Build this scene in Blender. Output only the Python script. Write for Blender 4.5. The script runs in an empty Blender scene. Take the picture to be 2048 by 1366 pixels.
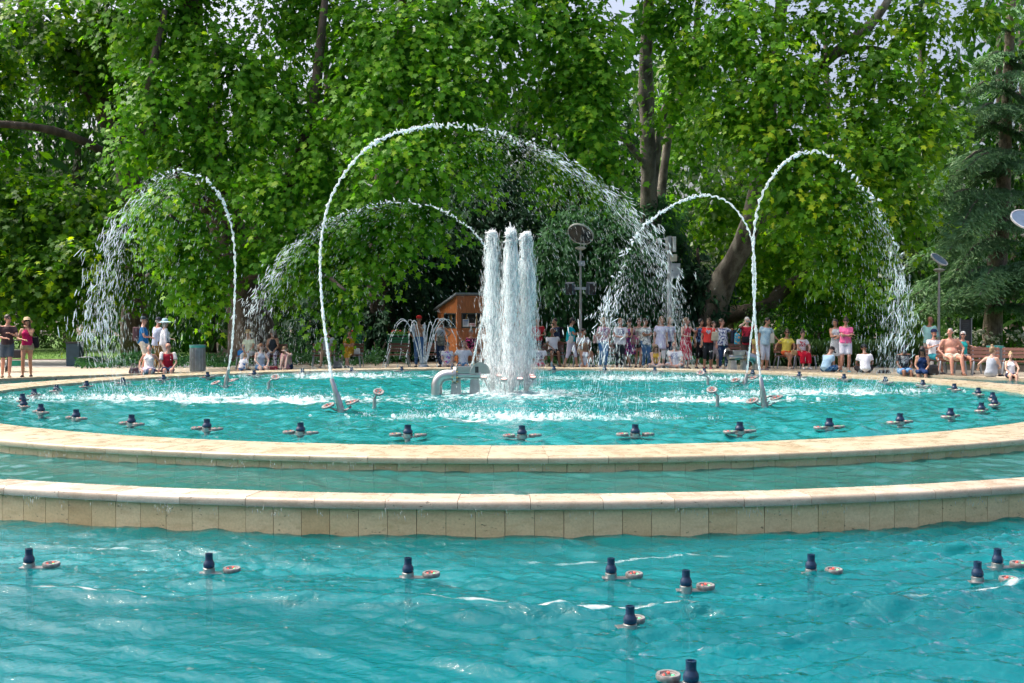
import bpy, bmesh, math, random
import numpy as np
from mathutils import Vector, Matrix

sc = bpy.context.scene
COL = sc.collection
R_ = math.radians

# ------------------------------------------------------------------ camera
FPX, PITCH, CAMZ = 2318.0, 0.01986, 1.70       # focal length in pixels of a 2048 px wide frame
cam_d = bpy.data.cameras.new('camera')
cam_d.sensor_width = 36.0
cam_d.lens = FPX / 2048.0 * 36.0
cam_d.clip_start = 0.1
cam_d.clip_end = 2000.0
cam = bpy.data.objects.new('camera', cam_d)
COL.objects.link(cam)
cam.location = (0, 0, CAMZ)
cam.rotation_euler = (math.pi / 2 - PITCH, 0, 0)
sc.camera = cam

# ------------------------------------------------------------------ sky, sun, exposure
SUN_AZ, SUN_EL = R_(-74), R_(58)               # azimuth clockwise from +Y (straight ahead): veiled sun high above the trees ahead, to the left
w = bpy.data.worlds.new('World'); sc.world = w; w.use_nodes = True
nt = w.node_tree
sky = nt.nodes.new('ShaderNodeTexSky'); sky.sky_type = 'NISHITA'; sky.sun_disc = False
sky.sun_elevation = SUN_EL; sky.sun_rotation = SUN_AZ
sky.air_density = 0.8; sky.dust_density = 9.0; sky.ozone_density = 0.4
bg = nt.nodes['Background']; bg.inputs[1].default_value = 0.15
nt.links.new(sky.outputs[0], bg.inputs[0])
sun_d = bpy.data.lights.new('sun', 'SUN'); sun_d.energy = 1.3; sun_d.angle = R_(10); sun_d.color = (1.0, 0.985, 0.96)
sun = bpy.data.objects.new('sun', sun_d); COL.objects.link(sun)
sdir = Vector((math.sin(SUN_AZ) * math.cos(SUN_EL), math.cos(SUN_AZ) * math.cos(SUN_EL), math.sin(SUN_EL)))
sun.rotation_euler = sdir.to_track_quat('Z', 'Y').to_euler()
sun.location = sdir * 100
sc.view_settings.view_transform = 'Standard'
sc.view_settings.look = 'None'
sc.view_settings.gamma = 1.0
sc.view_settings.use_curve_mapping = False
sc.view_settings.exposure = 1.22
sc.render.engine = 'CYCLES'
sc.cycles.use_denoising = True
sc.cycles.max_bounces = 8
sc.cycles.transparent_max_bounces = 24
sc.cycles.caustics_reflective = False
sc.cycles.caustics_refractive = False

# ------------------------------------------------------------------ helpers
CX, CY = -0.056, 21.0                          # centre of the fountain

def ray(px, py):
    u, v = px - 1024.0, py - 683.0
    c, s = math.cos(PITCH), math.sin(PITCH)
    return Vector((u, FPX * c - v * s, -FPX * s - v * c))
def at(px, py, depth):
    """the point that lies depth metres ahead on the line through a photo pixel"""
    d = ray(px, py); return Vector((0, 0, CAMZ)) + d * (depth / d.y)
def ground_at(px, py, z=0.0):
    d = ray(px, py); return Vector((0, 0, CAMZ)) + d * ((z - CAMZ) / d.z)
def ring_at(px, r, far=True):
    """point at column px on the circle of radius r about the fountain (far or near side)"""
    k = (px - 1024.0) / FPX
    A, B, Cc = 1 + k * k, -2 * (k * CX + CY), CX * CX + CY * CY - r * r
    q = math.sqrt(max(0, B * B - 4 * A * Cc))
    d = (-B + q) / (2 * A) if far else (-B - q) / (2 * A)
    return Vector((k * d, d, 0))

def link(o, parent=None):
    COL.objects.link(o)
    if parent is not None: o.parent = parent
    return o
def tag(o, label=None, cat=None, group=None, kind=None):
    if label: o['label'] = label
    if cat: o['category'] = cat
    if group: o['group'] = group
    if kind: o['kind'] = kind
    return o
def empty(name, loc=(0, 0, 0), rz=0.0, label=None, cat=None, group=None):
    o = bpy.data.objects.new(name, None); link(o)
    o.location = loc; o.rotation_euler = (0, 0, rz); o.empty_display_size = 0.1
    return tag(o, label, cat, group)
def copy_tree(o, parent=None):
    c = o.copy(); COL.objects.link(c)
    if parent is not None: c.parent = parent
    for ch in list(o.children): copy_tree(ch, c)
    return c

class MB:
    """collects closed shapes into one mesh"""
    def __init__(s): s.V = []; s.F = []; s.M = []; s.n = 0
    def add(s, V, F, m=0, T=None):
        V = np.asarray(V, float).reshape(-1, 3)
        if T is not None:
            T = np.array(T); V = V @ T[:3, :3].T + T[:3, 3]
        n = s.n
        s.V.append(V); s.F.extend([tuple(i + n for i in f) for f in F]); s.M.extend([m] * len(F)); s.n += len(V)
        return s
    def arr(s): return np.concatenate(s.V) if s.V else np.zeros((0, 3))
    def mesh(s, name, mats, smooth=None):
        me = bpy.data.meshes.new(name)
        me.from_pydata(s.arr().tolist(), [], s.F)
        for m in (mats if isinstance(mats, (list, tuple)) else [mats]): me.materials.append(m)
        me.polygons.foreach_set('material_index', s.M)
        if smooth is not None: shade(me, smooth)
        me.update(); return me
    def build(s, name, mats, parent=None, smooth=None, loc=None):
        o = bpy.data.objects.new(name, s.mesh(name, mats, smooth)); link(o, parent)
        if loc is not None: o.location = loc
        return o
def shade(me, ang=40):
    me.polygons.foreach_set('use_smooth', [True] * len(me.polygons))
    if ang < 180:
        bm = bmesh.new(); bm.from_mesh(me); t = R_(ang)
        for e in bm.edges:
            if len(e.link_faces) != 2 or e.calc_face_angle(0) > t: e.smooth = False
        bm.to_mesh(me); bm.free()
def mesh_np(name, V, F, mat, smooth=False):
    """big uniform mesh from arrays (F: n x k)"""
    V = np.ascontiguousarray(V, np.float32); F = np.ascontiguousarray(F, np.int32)
    me = bpy.data.meshes.new(name); n, k = F.shape
    me.vertices.add(len(V)); me.vertices.foreach_set('co', V.ravel())
    me.loops.add(n * k); me.loops.foreach_set('vertex_index', F.ravel())
    me.polygons.add(n)
    me.polygons.foreach_set('loop_start', np.arange(0, n * k, k, dtype=np.int32))
    me.polygons.foreach_set('loop_total', np.full(n, k, np.int32))
    me.materials.append(mat)
    if smooth: me.polygons.foreach_set('use_smooth', np.ones(n, bool))
    me.update(calc_edges=True); me.validate(); return me
def add_attr(me, name, vals):
    a = me.attributes.new(name, 'FLOAT', 'POINT'); a.data.foreach_set('value', np.ascontiguousarray(vals, np.float32))
def ob(name, me, parent=None, loc=None):
    o = bpy.data.objects.new(name, me); link(o, parent)
    if loc is not None: o.location = loc
    return o

# --- shapes: each returns (verts, faces)
def s_box(c, h):
    c = np.array(c, float); h = np.array(h, float)
    V = np.array([[x, y, z] for z in (-1, 1) for y in (-1, 1) for x in (-1, 1)], float) * h + c
    return V, [(0, 2, 3, 1), (4, 5, 7, 6), (0, 1, 5, 4), (2, 6, 7, 3), (0, 4, 6, 2), (1, 3, 7, 5)]
def s_cbox(c, h, b):
    """box with chamfered edges"""
    bm = bmesh.new(); bmesh.ops.create_cube(bm, size=2)
    for v in bm.verts: v.co = Vector((v.co.x * h[0], v.co.y * h[1], v.co.z * h[2]))
    bmesh.ops.bevel(bm, geom=bm.edges[:], offset=b, segments=2, profile=0.6, affect='EDGES')
    bm.verts.index_update()
    V = np.array([v.co[:] for v in bm.verts]) + np.array(c); F = [tuple(v.index for v in f.verts) for f in bm.faces]
    bm.free(); return V, F
def s_lathe(prof, seg=16, a0=0.0, a1=2 * math.pi):
    """profile of (r, z) from bottom to top about Z"""
    full = abs(a1 - a0 - 2 * math.pi) < 1e-6
    n = seg if full else seg + 1
    V = []
    for r, z in prof:
        for i in range(n):
            a = a0 + (a1 - a0) * i / seg; V.append((r * math.cos(a), r * math.sin(a), z))
    F = []
    for j in range(len(prof) - 1):
        for i in range(seg):
            i2 = (i + 1) % n
            F.append((j * n + i, j * n + i2, (j + 1) * n + i2, (j + 1) * n + i))
    if full:
        if prof[0][0] > 1e-6: F.append(tuple(range(n))[::-1])
        if prof[-1][0] > 1e-6: F.append(tuple((len(prof) - 1) * n + i for i in range(n)))
    return np.array(V), F
def frames(P):
    P = np.asarray(P, float); n = len(P)
    T = np.gradient(P, axis=0); T /= np.linalg.norm(T, axis=1)[:, None] + 1e-12
    up = np.array([0, 0, 1.0]) if abs(T[0][2]) < 0.9 else np.array([1.0, 0, 0])
    N = np.cross(T[0], up); N /= np.linalg.norm(N); Ns = [N]
    for i in range(1, n):
        N = Ns[-1] - T[i] * (Ns[-1] @ T[i]); N /= np.linalg.norm(N) + 1e-12; Ns.append(N)
    Ns = np.array(Ns); return T, Ns, np.cross(T, Ns)
def s_tube(P, r, seg=8, cap=True):
    P = np.asarray(P, float); n = len(P); r = np.broadcast_to(np.asarray(r, float), (n,))
    T, N, B = frames(P); a = np.arange(seg) * 2 * math.pi / seg
    V = (P[:, None, :] + r[:, None, None] * (np.cos(a)[None, :, None] * N[:, None, :] + np.sin(a)[None, :, None] * B[:, None, :])).reshape(-1, 3)
    F = [(j * seg + i, j * seg + (i + 1) % seg, (j + 1) * seg + (i + 1) % seg, (j + 1) * seg + i) for j in range(n - 1) for i in range(seg)]
    if cap: F += [tuple(range(seg))[::-1], tuple((n - 1) * seg + i for i in range(seg))]
    return V, F
def s_cone(p0, r0, p1, r1, seg=10, round0=True, round1=True):
    p0 = np.array(p0, float); p1 = np.array(p1, float); d = p1 - p0; L = np.linalg.norm(d) + 1e-9; d /= L
    P = []; r = []
    if round0:
        for t in (80, 50, 22): P.append(p0 - d * r0 * math.sin(R_(t))); r.append(r0 * math.cos(R_(t)))
    P.append(p0); r.append(r0)
    P.append(p0 * .5 + p1 * .5); r.append((r0 + r1) / 2)
    P.append(p1); r.append(r1)
    if round1:
        for t in (22, 50, 80): P.append(p1 + d * r1 * math.sin(R_(t))); r.append(r1 * math.cos(R_(t)))
    return s_tube(P, r, seg)
def s_ell(c, rad, Rm=None, seg=12, rings=8):
    V = [(0, 0, -1)]
    for j in range(1, rings):
        t = -math.pi / 2 + math.pi * j / rings
        for i in range(seg):
            a = 2 * math.pi * i / seg; V.append((math.cos(t) * math.cos(a), math.cos(t) * math.sin(a), math.sin(t)))
    V.append((0, 0, 1)); n = len(V)
    F = [(0, 1 + (i + 1) % seg, 1 + i) for i in range(seg)]
    for j in range(rings - 2):
        for i in range(seg):
            a = 1 + j * seg; F.append((a + i, a + (i + 1) % seg, a + seg + (i + 1) % seg, a + seg + i))
    a = 1 + (rings - 2) * seg; F += [(a + i, a + (i + 1) % seg, n - 1) for i in range(seg)]
    V = np.array(V) * np.array(rad)
    if Rm is not None: V = V @ np.array(Rm).T
    return V + np.array(c, float), F
def xf(loc=(0, 0, 0), rot=(0, 0, 0), s=1.0):
    return np.array(Matrix.Translation(loc) @ (Matrix.Rotation(rot[2], 4, 'Z') @ Matrix.Rotation(rot[1], 4, 'Y') @ Matrix.Rotation(rot[0], 4, 'X')) @ Matrix.Scale(s, 4))

# ------------------------------------------------------------------ materials
class NT:
    def __init__(s, name):
        s.m = bpy.data.materials.new(name); s.m.use_nodes = True; s.t = s.m.node_tree
        s.p = s.t.nodes['Principled BSDF']; s.out = s.t.nodes['Material Output']
    def n(s, typ, **kw):
        o = s.t.nodes.new('ShaderNode' + typ)
        for k, v in kw.items():
            if k.startswith('i_'): o.inputs[k[2:].replace('_', ' ')].default_value = v
            else: setattr(o, k, v)
        return o
    def l(s, a, b): s.t.links.new(a, b)
    def coord(s, kind='Object'): return s.n('TexCoord').outputs[kind]
    def mapped(s, scale=(1, 1, 1), rot=(0, 0, 0), kind='Object', src=None):
        m = s.n('Mapping'); m.inputs['Scale'].default_value = scale; m.inputs['Rotation'].default_value = rot
        s.l(src if src is not None else s.coord(kind), m.inputs['Vector']); return m.outputs[0]
    def noise(s, vec, scale, detail=4, rough=.55):
        n = s.n('TexNoise'); n.inputs['Scale'].default_value = scale; n.inputs['Detail'].default_value = detail
        n.inputs['Roughness'].default_value = rough; s.l(vec, n.inputs['Vector']); return n.outputs['Fac']
    def ramp(s, fac, stops, interp='LINEAR'):
        r = s.n('ValToRGB'); r.color_ramp.interpolation = interp; e = r.color_ramp.elements
        while len(e) < len(stops): e.new(0.5)
        for x, (p, c) in zip(e, stops):
            x.position = p; x.color = (c, c, c, 1) if isinstance(c, (int, float)) else (*c, 1)
        s.l(fac, r.inputs['Fac']); return r.outputs['Color']
    def mix(s, fac, a, b, mode='MIX'):
        m = s.n('Mix'); m.data_type = 'RGBA'; m.blend_type = mode
        for v, k in ((fac, 0), (a, 6), (b, 7)):
            if isinstance(v, (int, float)): m.inputs[k].default_value = v if k == 0 else (v, v, v, 1)
            elif isinstance(v, (tuple, list)): m.inputs[k].default_value = (*v, 1)
            else: s.l(v, m.inputs[k])
        return m.outputs[2]
    def math(s, op, a, b=None):
        m = s.n('Math'); m.operation = op
        for v, k in ((a, 0), (b, 1)):
            if v is None: continue
            if isinstance(v, (int, float)): m.inputs[k].default_value = v
            else: s.l(v, m.inputs[k])
        return m.outputs[0]
    def bump(s, h, dist=.01, strength=1.0):
        b = s.n('Bump'); b.inputs['Distance'].default_value = dist; b.inputs['Strength'].default_value = strength
        s.l(h, b.inputs['Height']); s.l(b.outputs[0], s.p.inputs['Normal']); return b.outputs[0]
def M(name, col, rough=.6, metal=0.0, var=.18, scale=6.0, bump=0.0, bscale=40.0, rnd=0.0, spec=None):
    """plain surface: colour with soft uneven tone, fine relief, optional tone change from object to object"""
    t = NT(name); v = t.coord()
    f = t.noise(v, scale)
    c = t.mix(1.0, col, t.ramp(f, [(.3, 1 - var), (.7, 1 + var)]), 'MULTIPLY')
    if rnd:
        oi = t.n('ObjectInfo').outputs['Random']
        c = t.mix(1.0, c, t.ramp(oi, [(0, 1 - rnd), (1, 1 + rnd)]), 'MULTIPLY')
    t.l(c, t.p.inputs['Base Color']); t.p.inputs['Roughness'].default_value = rough; t.p.inputs['Metallic'].default_value = metal
    if spec is not None: t.p.inputs['Specular IOR Level'].default_value = spec
    if bump: t.bump(t.noise(v, bscale), bump)
    return t.m
def EM(name, col, strength):
    t = NT(name); t.p.inputs['Base Color'].default_value = (*col, 1)
    t.p.inputs['Emission Color'].default_value = (*col, 1); t.p.inputs['Emission Strength'].default_value = strength
    return t.m
# ================================================================== the setting: ground, pools, water
def travertine(name, tones, wet=.3, band=1.0):
    t = NT(name); v = t.coord(); oi = t.n('ObjectInfo')
    off = t.n('VectorMath'); off.operation = 'ADD'
    sc_ = t.n('VectorMath'); sc_.operation = 'SCALE'; sc_.inputs['Scale'].default_value = 37.0
    cmb = t.n('CombineXYZ'); t.l(oi.outputs['Random'], cmb.inputs[0]); t.l(oi.outputs['Random'], cmb.inputs[2])
    t.l(cmb.outputs[0], sc_.inputs[0]); t.l(v, off.inputs[0]); t.l(sc_.outputs[0], off.inputs[1])
    vv = off.outputs[0]
    base = t.ramp(oi.outputs['Random'], tones, 'CONSTANT')
    clouds = t.noise(t.mapped((1.2, 1.2, 3.0 * band), src=vv), 4.0, 6, .6)
    fine = t.noise(vv, 55, 5, .65)
    c = t.mix(1.0, base, t.ramp(clouds, [(.3, (.86, .82, .76)), (.52, (1, 1, 1)), (.75, (1.1, 1.09, 1.06))]), 'MULTIPLY')
    c = t.mix(.6, c, t.ramp(fine, [(.3, .75), (.65, 1.1)]), 'MULTIPLY')
    pit = t.noise(t.mapped((1, 1, 2.0), src=vv), 24, 3, .55)
    pits = t.ramp(pit, [(.28, .8), (.36, 0.0)])
    patch = t.ramp(t.noise(vv, 5, 2), [(.42, 0), (.58, 1)])
    pm = t.math('MULTIPLY', pits, patch)
    c = t.mix(pm, c, (.10, .075, .045))
    t.l(c, t.p.inputs['Base Color'])
    t.l(t.ramp(clouds, [(.35, wet), (.7, wet + .3)]), t.p.inputs['Roughness'])
    h = t.math('SUBTRACT', t.math('MULTIPLY', fine, .25), pm)
    t.bump(h, .006, .8)
    return t.m
CREAM = [(0.0, (0.424, 0.357, 0.249)), (.12, (0.441, 0.376, 0.264)), (.3, (0.421, 0.351, 0.241)), (.42, (0.449, 0.390, 0.284)), (.55, (0.421, 0.357, 0.254)), (.68, (0.432, 0.368, 0.258)), (.8, (0.447, 0.384, 0.275)), (.92, (0.413, 0.344, 0.233))]
CREAM2 = [(0.0, (0.459, 0.380, 0.297)), (.2, (0.523, 0.469, 0.395)), (.3, (0.459, 0.380, 0.303)), (.5, (0.440, 0.363, 0.279)), (.65, (0.485, 0.417, 0.332)), (.84, (0.528, 0.475, 0.401)), (.92, (0.446, 0.371, 0.285))]
TANS = [(0.0, (0.632, 0.479, 0.266)), (.2, (0.671, 0.522, 0.301)), (.4, (0.592, 0.433, 0.225)), (.48, (0.687, 0.537, 0.319)), (.62, (0.639, 0.489, 0.278)), (.8, (0.568, 0.407, 0.210)), (.86, (0.655, 0.508, 0.295))]
m_cop1 = travertine('travertine_coping', CREAM, .18)
m_cop2 = travertine('travertine_coping_pale', CREAM2, .18)
m_slab = travertine('travertine_slab', TANS, .3, 1.4)

def arc_stone(r0, r1, z0, z1, da, rnd=.025, gap=.002, n=3, inner_round=False):
    """one curved stone centred on angle 0 (towards +X), its outer top edge rounded"""
    prof = [(r0, z0), (r1 - .004, z0), (r1, z0 + .008)]
    for k in range(5):
        a = R_(k * 22.5); prof.append((r1 - rnd + rnd * math.cos(a), z1 - rnd + rnd * math.sin(a)))
    if inner_round: prof += [(r0 + .012, z1), (r0, z1 - .012)]
    else: prof += [(r0, z1)]
    a0 = da / 2 - gap / r1; V = []; F = []; m = len(prof)
    for i in range(n + 1):
        a = -a0 + 2 * a0 * i / n
        V += [(r * math.cos(a), r * math.sin(a), z) for r, z in prof]
    for i in range(n):
        for j in range(m): F.append((i * m + j, i * m + (j + 1) % m, (i + 1) * m + (j + 1) % m, (i + 1) * m + j)[::-1])
    F += [tuple(range(m)), tuple(n * m + j for j in range(m))[::-1]]
    return V, F
def stone_ring(root, name, r0, r1, z0, z1, count, mat, keep=None, tilt=.0015, seed=1, rnd=.025, phase=0.0):
    rs = random.Random(seed); da = 2 * math.pi / count
    mid = (r0 + r1) / 2
    V, F = arc_stone(r0, r1, z0, z1, da, rnd); V = np.array(V) - np.array([mid, 0, (z0 + z1) / 2])
    me = MB().add(V, F).mesh(name, mat, 35)
    for i in range(count):
        a = i * da + phase
        if keep and not keep(math.degrees((a + math.pi / 2 + math.pi) % (2 * math.pi) - math.pi)): continue
        o = ob(name, me, root, (mid * math.cos(a), mid * math.sin(a), (z0 + z1) / 2 + rs.uniform(-tilt, tilt)))
        o.rotation_euler = (rs.uniform(-.003, .003), rs.uniform(-.002, .002), a)
# angle passed to keep(): 0 = the side nearest the camera
near = lambda d: lambda a: abs(a) < d
far = lambda d: lambda a: abs(a) > d
ZU, Z2, ZO = .362, .258, -.015                 # water levels: upper pool, cascade ring, outer pool
e1 = empty('inner_basin_rim', (CX, CY, 0), 0, 'raised inner basin rim of wide cream travertine coping around the upper pool', 'basin')
stone_ring(e1, 'coping_stone', 9.15, 10.16, .335, .40, 112, m_cop1, None, seed=3, phase=.011)
stone_ring(e1, 'wall_slab', 9.98, 10.10, -.55, .334, 276, m_slab, near(60), seed=4, rnd=.003, tilt=.0)
MB().add(*s_lathe([(9.2, -.6), (9.97, -.6), (9.97, .33), (9.2, .33), (9.2, -.6)], 120)).build('core', m_slab, e1, 30)
e2 = empty('cascade_basin_rim', (CX, CY, 0), 0, 'lower basin rim of pale and pinkish rounded travertine stones above a slab wall', 'basin')
stone_ring(e2, 'coping_stone', 11.55, 11.90, .19, .266, 130, m_cop2, None, seed=5, rnd=.036, phase=.017)
stone_ring(e2, 'wall_slab', 11.72, 11.85, -.62, .189, 318, m_slab, near(60), seed=6, rnd=.003, tilt=0)
MB().add(*s_lathe([(11.6, -.62), (11.715, -.62), (11.715, .187), (11.6, .187), (11.6, -.62)], 120)).build('core', m_slab, e2, 30)
e3 = empty('outer_basin_rim', (CX, CY, 0), 0, 'low outermost travertine rim on which visitors sit along the path', 'basin')
stone_ring(e3, 'coping_stone', 17.75, 18.15, -.05, .04, 198, m_cop1, far(70), seed=7)
MB().add(*s_lathe([(17.80, -.7), (18.12, -.7), (18.12, -.052), (17.80, -.052), (17.80, -.7)], 120)).build('core', m_slab, e3, 30)

# pool floors (painted turquoise)
m_ledge = M('pale_ledge', (.13, .46, .50), .6, var=.25, scale=3)
m_floor = M('pool_paint', (.0, .30, .36), .5, var=.2, scale=1.5)
def disc_ring(name, r0, r1, z, mat, seg=128):
    a = np.arange(seg) * 2 * math.pi / seg
    V = np.concatenate([np.stack([CX + r * np.cos(a), CY + r * np.sin(a), np.full(seg, z)], 1) for r in (r0, r1)])
    F = [(i, seg + i, seg + (i + 1) % seg, (i + 1) % seg) for i in range(seg)]
    return tag(MB().add(V, F).build(name, mat), kind='structure')
disc_ring('pool_floor', 0.01, 9.22, -.35, m_floor)
disc_ring('pool_floor', 10.08, 11.62, .0, m_floor)
disc_ring('pool_floor', 11.8, 17.82, -.60, m_floor)
tag(MB().add(*s_lathe([(11.8, -.62), (13.02, -.62), (12.94, -.29), (12.88, -.27), (11.8, -.27)], 160), T=xf((CX, CY, 0))).build('pool_ledge', m_ledge, None, 50), kind='structure')
for px0, pts_ in ((1, [(1290, 1366), (1500, 1366), (1520, 1300), (1640, 1240), (1780, 1215), (1640, 1180), (1480, 1150), (1380, 1150), (1400, 1200), (1430, 1240), (1330, 1290)]),):
    patch_ = [ground_at(x, y, -.6) for x, y in pts_]; tag(MB().add([(q.x, q.y, -.594) for q in patch_], [tuple(range(len(patch_)))]).build('pool_floor_paving', M('pale_paving', (.06, .42, .47), .6)), kind='structure')

# water
def water_mat(name, body, clear, rough=.03, bscale=9, bdist=.012, tint=(.55, .92, .93), ior=1.33, bend=.0, brkamp=1.6):
    t = NT(name); t.t.nodes.remove(t.p)
    v = t.coord()
    geo = t.n('NewGeometry')
    b = t.n('Bump'); b.inputs['Distance'].default_value = bdist; b.inputs['Strength'].default_value = 1.0
    t.l(t.noise(t.mapped((1, 1, 1), src=v), bscale, 4, .55), b.inputs['Height'])
    fr = t.n('Fresnel'); fr.inputs['IOR'].default_value = ior; t.l(b.outputs[0], fr.inputs['Normal'])
    gl = t.n('BsdfGlossy'); gl.inputs['Roughness'].default_value = rough; t.l(b.outputs[0], gl.inputs['Normal'])
    df = t.n('BsdfDiffuse'); t.l(b.outputs[0], df.inputs['Normal'])
    c = t.mix(t.noise(v, .6, 3), tuple(x * .85 for x in body), tuple(x * 1.15 for x in body)); t.l(c, df.inputs['Color'])
    tr0 = t.n('BsdfTransparent'); tr0.inputs['Color'].default_value = (*tint, 1)
    rf = t.n('BsdfRefraction'); rf.inputs['Color'].default_value = (*tint, 1); rf.inputs['IOR'].default_value = 1.33; rf.inputs['Roughness'].default_value = 0.0; t.l(b.outputs[0], rf.inputs['Normal'])
    tr = t.n('MixShader'); tr.inputs[0].default_value = bend; t.l(tr0.outputs[0], tr.inputs[1]); t.l(rf.outputs[0], tr.inputs[2])
    m1 = t.n('MixShader'); m1.inputs[0].default_value = clear; t.l(df.outputs[0], m1.inputs[1]); t.l(tr.outputs[0], m1.inputs[2])
    m2 = t.n('MixShader'); t.l(fr.outputs[0], m2.inputs[0]); t.l(m1.outputs[0], m2.inputs[1]); t.l(gl.outputs[0], m2.inputs[2])
    fo = t.n('Attribute'); fo.attribute_name = 'foam_sheen'  # real foam, plus the painted sky sheen on the outer pool's crests
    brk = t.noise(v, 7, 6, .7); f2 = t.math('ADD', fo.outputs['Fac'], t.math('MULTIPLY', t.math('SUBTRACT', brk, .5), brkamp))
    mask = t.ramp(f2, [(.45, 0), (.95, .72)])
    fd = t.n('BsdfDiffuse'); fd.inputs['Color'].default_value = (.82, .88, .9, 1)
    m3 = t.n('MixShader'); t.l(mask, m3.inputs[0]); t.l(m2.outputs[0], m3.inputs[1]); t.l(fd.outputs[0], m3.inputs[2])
    t.l(m3.outputs[0], t.out.inputs['Surface'])
    return t.m
rng = np.random.default_rng(7)
def waves(x, y, lmin, lmax, n, slope, seed, direction=None, spread=math.pi, sharp=.5):
    r = np.random.default_rng(seed); h = np.zeros_like(x)
    wx = x + .25 * np.sin(.9 * y + 1.3) + .12 * np.sin(2.3 * y + .7 * x); wy = y + .25 * np.sin(.8 * x + .4) + .12 * np.sin(2.1 * x - .9 * y)
    for i in range(n):
        lam = lmin * (lmax / lmin) ** r.random(); k = 2 * math.pi / lam
        a = (direction if direction is not None else 0) + r.uniform(-spread, spread)
        ph = r.uniform(0, 6.28); s = np.sin(k * (wx * math.cos(a) + wy * math.sin(a)) + ph)
        env = .6 + .4 * np.sin(x * r.uniform(-.8, .8) + y * r.uniform(-.8, .8) + r.uniform(0, 6.28))
        s2 = (1 - sharp) * s + sharp * (2 * (1 - np.abs(s)) ** 1.5 - .8)
        h += env * s2 * slope * lam / (2 * math.pi) * math.sqrt(2.0 / n)
    return h
def polar_sheet(name, rs, angs, z, hfun, mat, foam_sheen=None, damp=None):
    r, a = np.meshgrid(rs, angs, indexing='ij')
    x = CX + r * np.cos(a); y = CY + r * np.sin(a)
    h = hfun(x, y)
    if damp is not None: h = h * damp(r)
    V = np.stack([x, y, z + h], -1).reshape(-1, 3)
    nr, na = r.shape; i, j = np.meshgrid(np.arange(nr - 1), np.arange(na - 1), indexing='ij')
    a0 = (i * na + j).ravel()
    F = np.stack([a0, a0 + na, a0 + na + 1, a0 + 1], 1)
    me = mesh_np(name, V, F, mat, True)
    add_attr(me, 'foam_sheen', np.zeros(len(V)) if foam_sheen is None else foam_sheen(x, y, h).ravel())
    return tag(ob(name, me), kind='structure')
# landing places of the jets, for foam: (point, length, width, direction)
SPLASH = [(ground_at(300, 795, ZU), 2.6, .5, .15), (ground_at(1660, 785, ZU), 2.4, .5, .12), (ground_at(1020, 834, ZU), 2.0, .45, .0),
          (ground_at(1360, 757, ZU), 3.0, .8, -.1), (ground_at(670, 752, ZU), 2.6, .8, .05), (Vector((CX, CY + .1, ZU)), 1.25, 1.25, 0), (ground_at(1450, 800, ZU), 1.5, .4, 0), (ground_at(560, 800, ZU), 1.6, .4, .1)]
def foam_up(x, y, h):
    f = np.clip((h - .035) * 6, 0, .3)
    for p, L, W, a in SPLASH:
        dx, dy = x - p.x, y - p.y; u = dx * math.cos(a) + dy * math.sin(a); v = -dx * math.sin(a) + dy * math.cos(a)
        f += .33 * np.exp(-((u / L) ** 2 + (v / W) ** 2)) + .25 * np.exp(-((u / (L * 2)) ** 2 + (v / (W * 3.5)) ** 2))
    return np.clip(f, 0, 1.05)
m_wup = water_mat('water_upper', (.010, .215, .225), .25, .04, 7, .03, ior=1.33)
m_wring = water_mat('water_ring', (.05, .24, .23), .6, .03, 12, .006, ior=1.36)
m_wout = water_mat('water_outer', (.0, .205, .235), .70, .012, 20, .013, (.22, .90, .92), 1.33, .5, .8)
def h_up(x, y):
    h = waves(x, y, .2, 1.4, 50, .38, 11)
    for p, L, W, a in SPLASH:
        d = np.hypot(x - p.x, y - p.y); h += .022 * np.sin(d * 7.5) * np.exp(-d / 1.8)
    return h
polar_sheet('water_upper_pool', np.linspace(.02, 9.17, 155), np.linspace(0, 2 * math.pi, 721), ZU, h_up, m_wup, foam_up,
            lambda r: np.clip((9.17 - r) / .5, .3, 1))
polar_sheet('water_cascade_ring', np.linspace(10.09, 11.6, 34), np.linspace(-math.pi / 2 - .75, -math.pi / 2 + .75, 700), Z2,
            lambda x, y: waves(x, y, .08, .5, 40, .42, 21, math.pi / 2, .9, .2), m_wring, lambda x, y, h: .55 * np.exp(-((np.hypot(x - CX, y - CY) - 10.12) / .05) ** 2) * (np.sin(9 * np.arctan2(y - CY, x - CX) * 7) > .3), lambda r: np.full_like(r, .6))
polar_sheet('water_cascade_ring', np.linspace(10.09, 11.6, 5), np.linspace(-math.pi / 2 + .75, 1.5 * math.pi - .75, 200), Z2,
            lambda x, y: 0 * x, m_wring)
def crest_sheen(x, y, h):  # pale crest lines: sky reflection painted into the water colour
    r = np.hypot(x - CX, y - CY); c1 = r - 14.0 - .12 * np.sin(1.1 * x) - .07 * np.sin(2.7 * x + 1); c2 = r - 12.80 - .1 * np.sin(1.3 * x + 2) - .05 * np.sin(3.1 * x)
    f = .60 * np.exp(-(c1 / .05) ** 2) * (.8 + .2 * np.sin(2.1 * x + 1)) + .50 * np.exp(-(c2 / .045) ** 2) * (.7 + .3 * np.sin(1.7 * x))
    return np.clip(f * 1.2, 0, .9)
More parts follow.
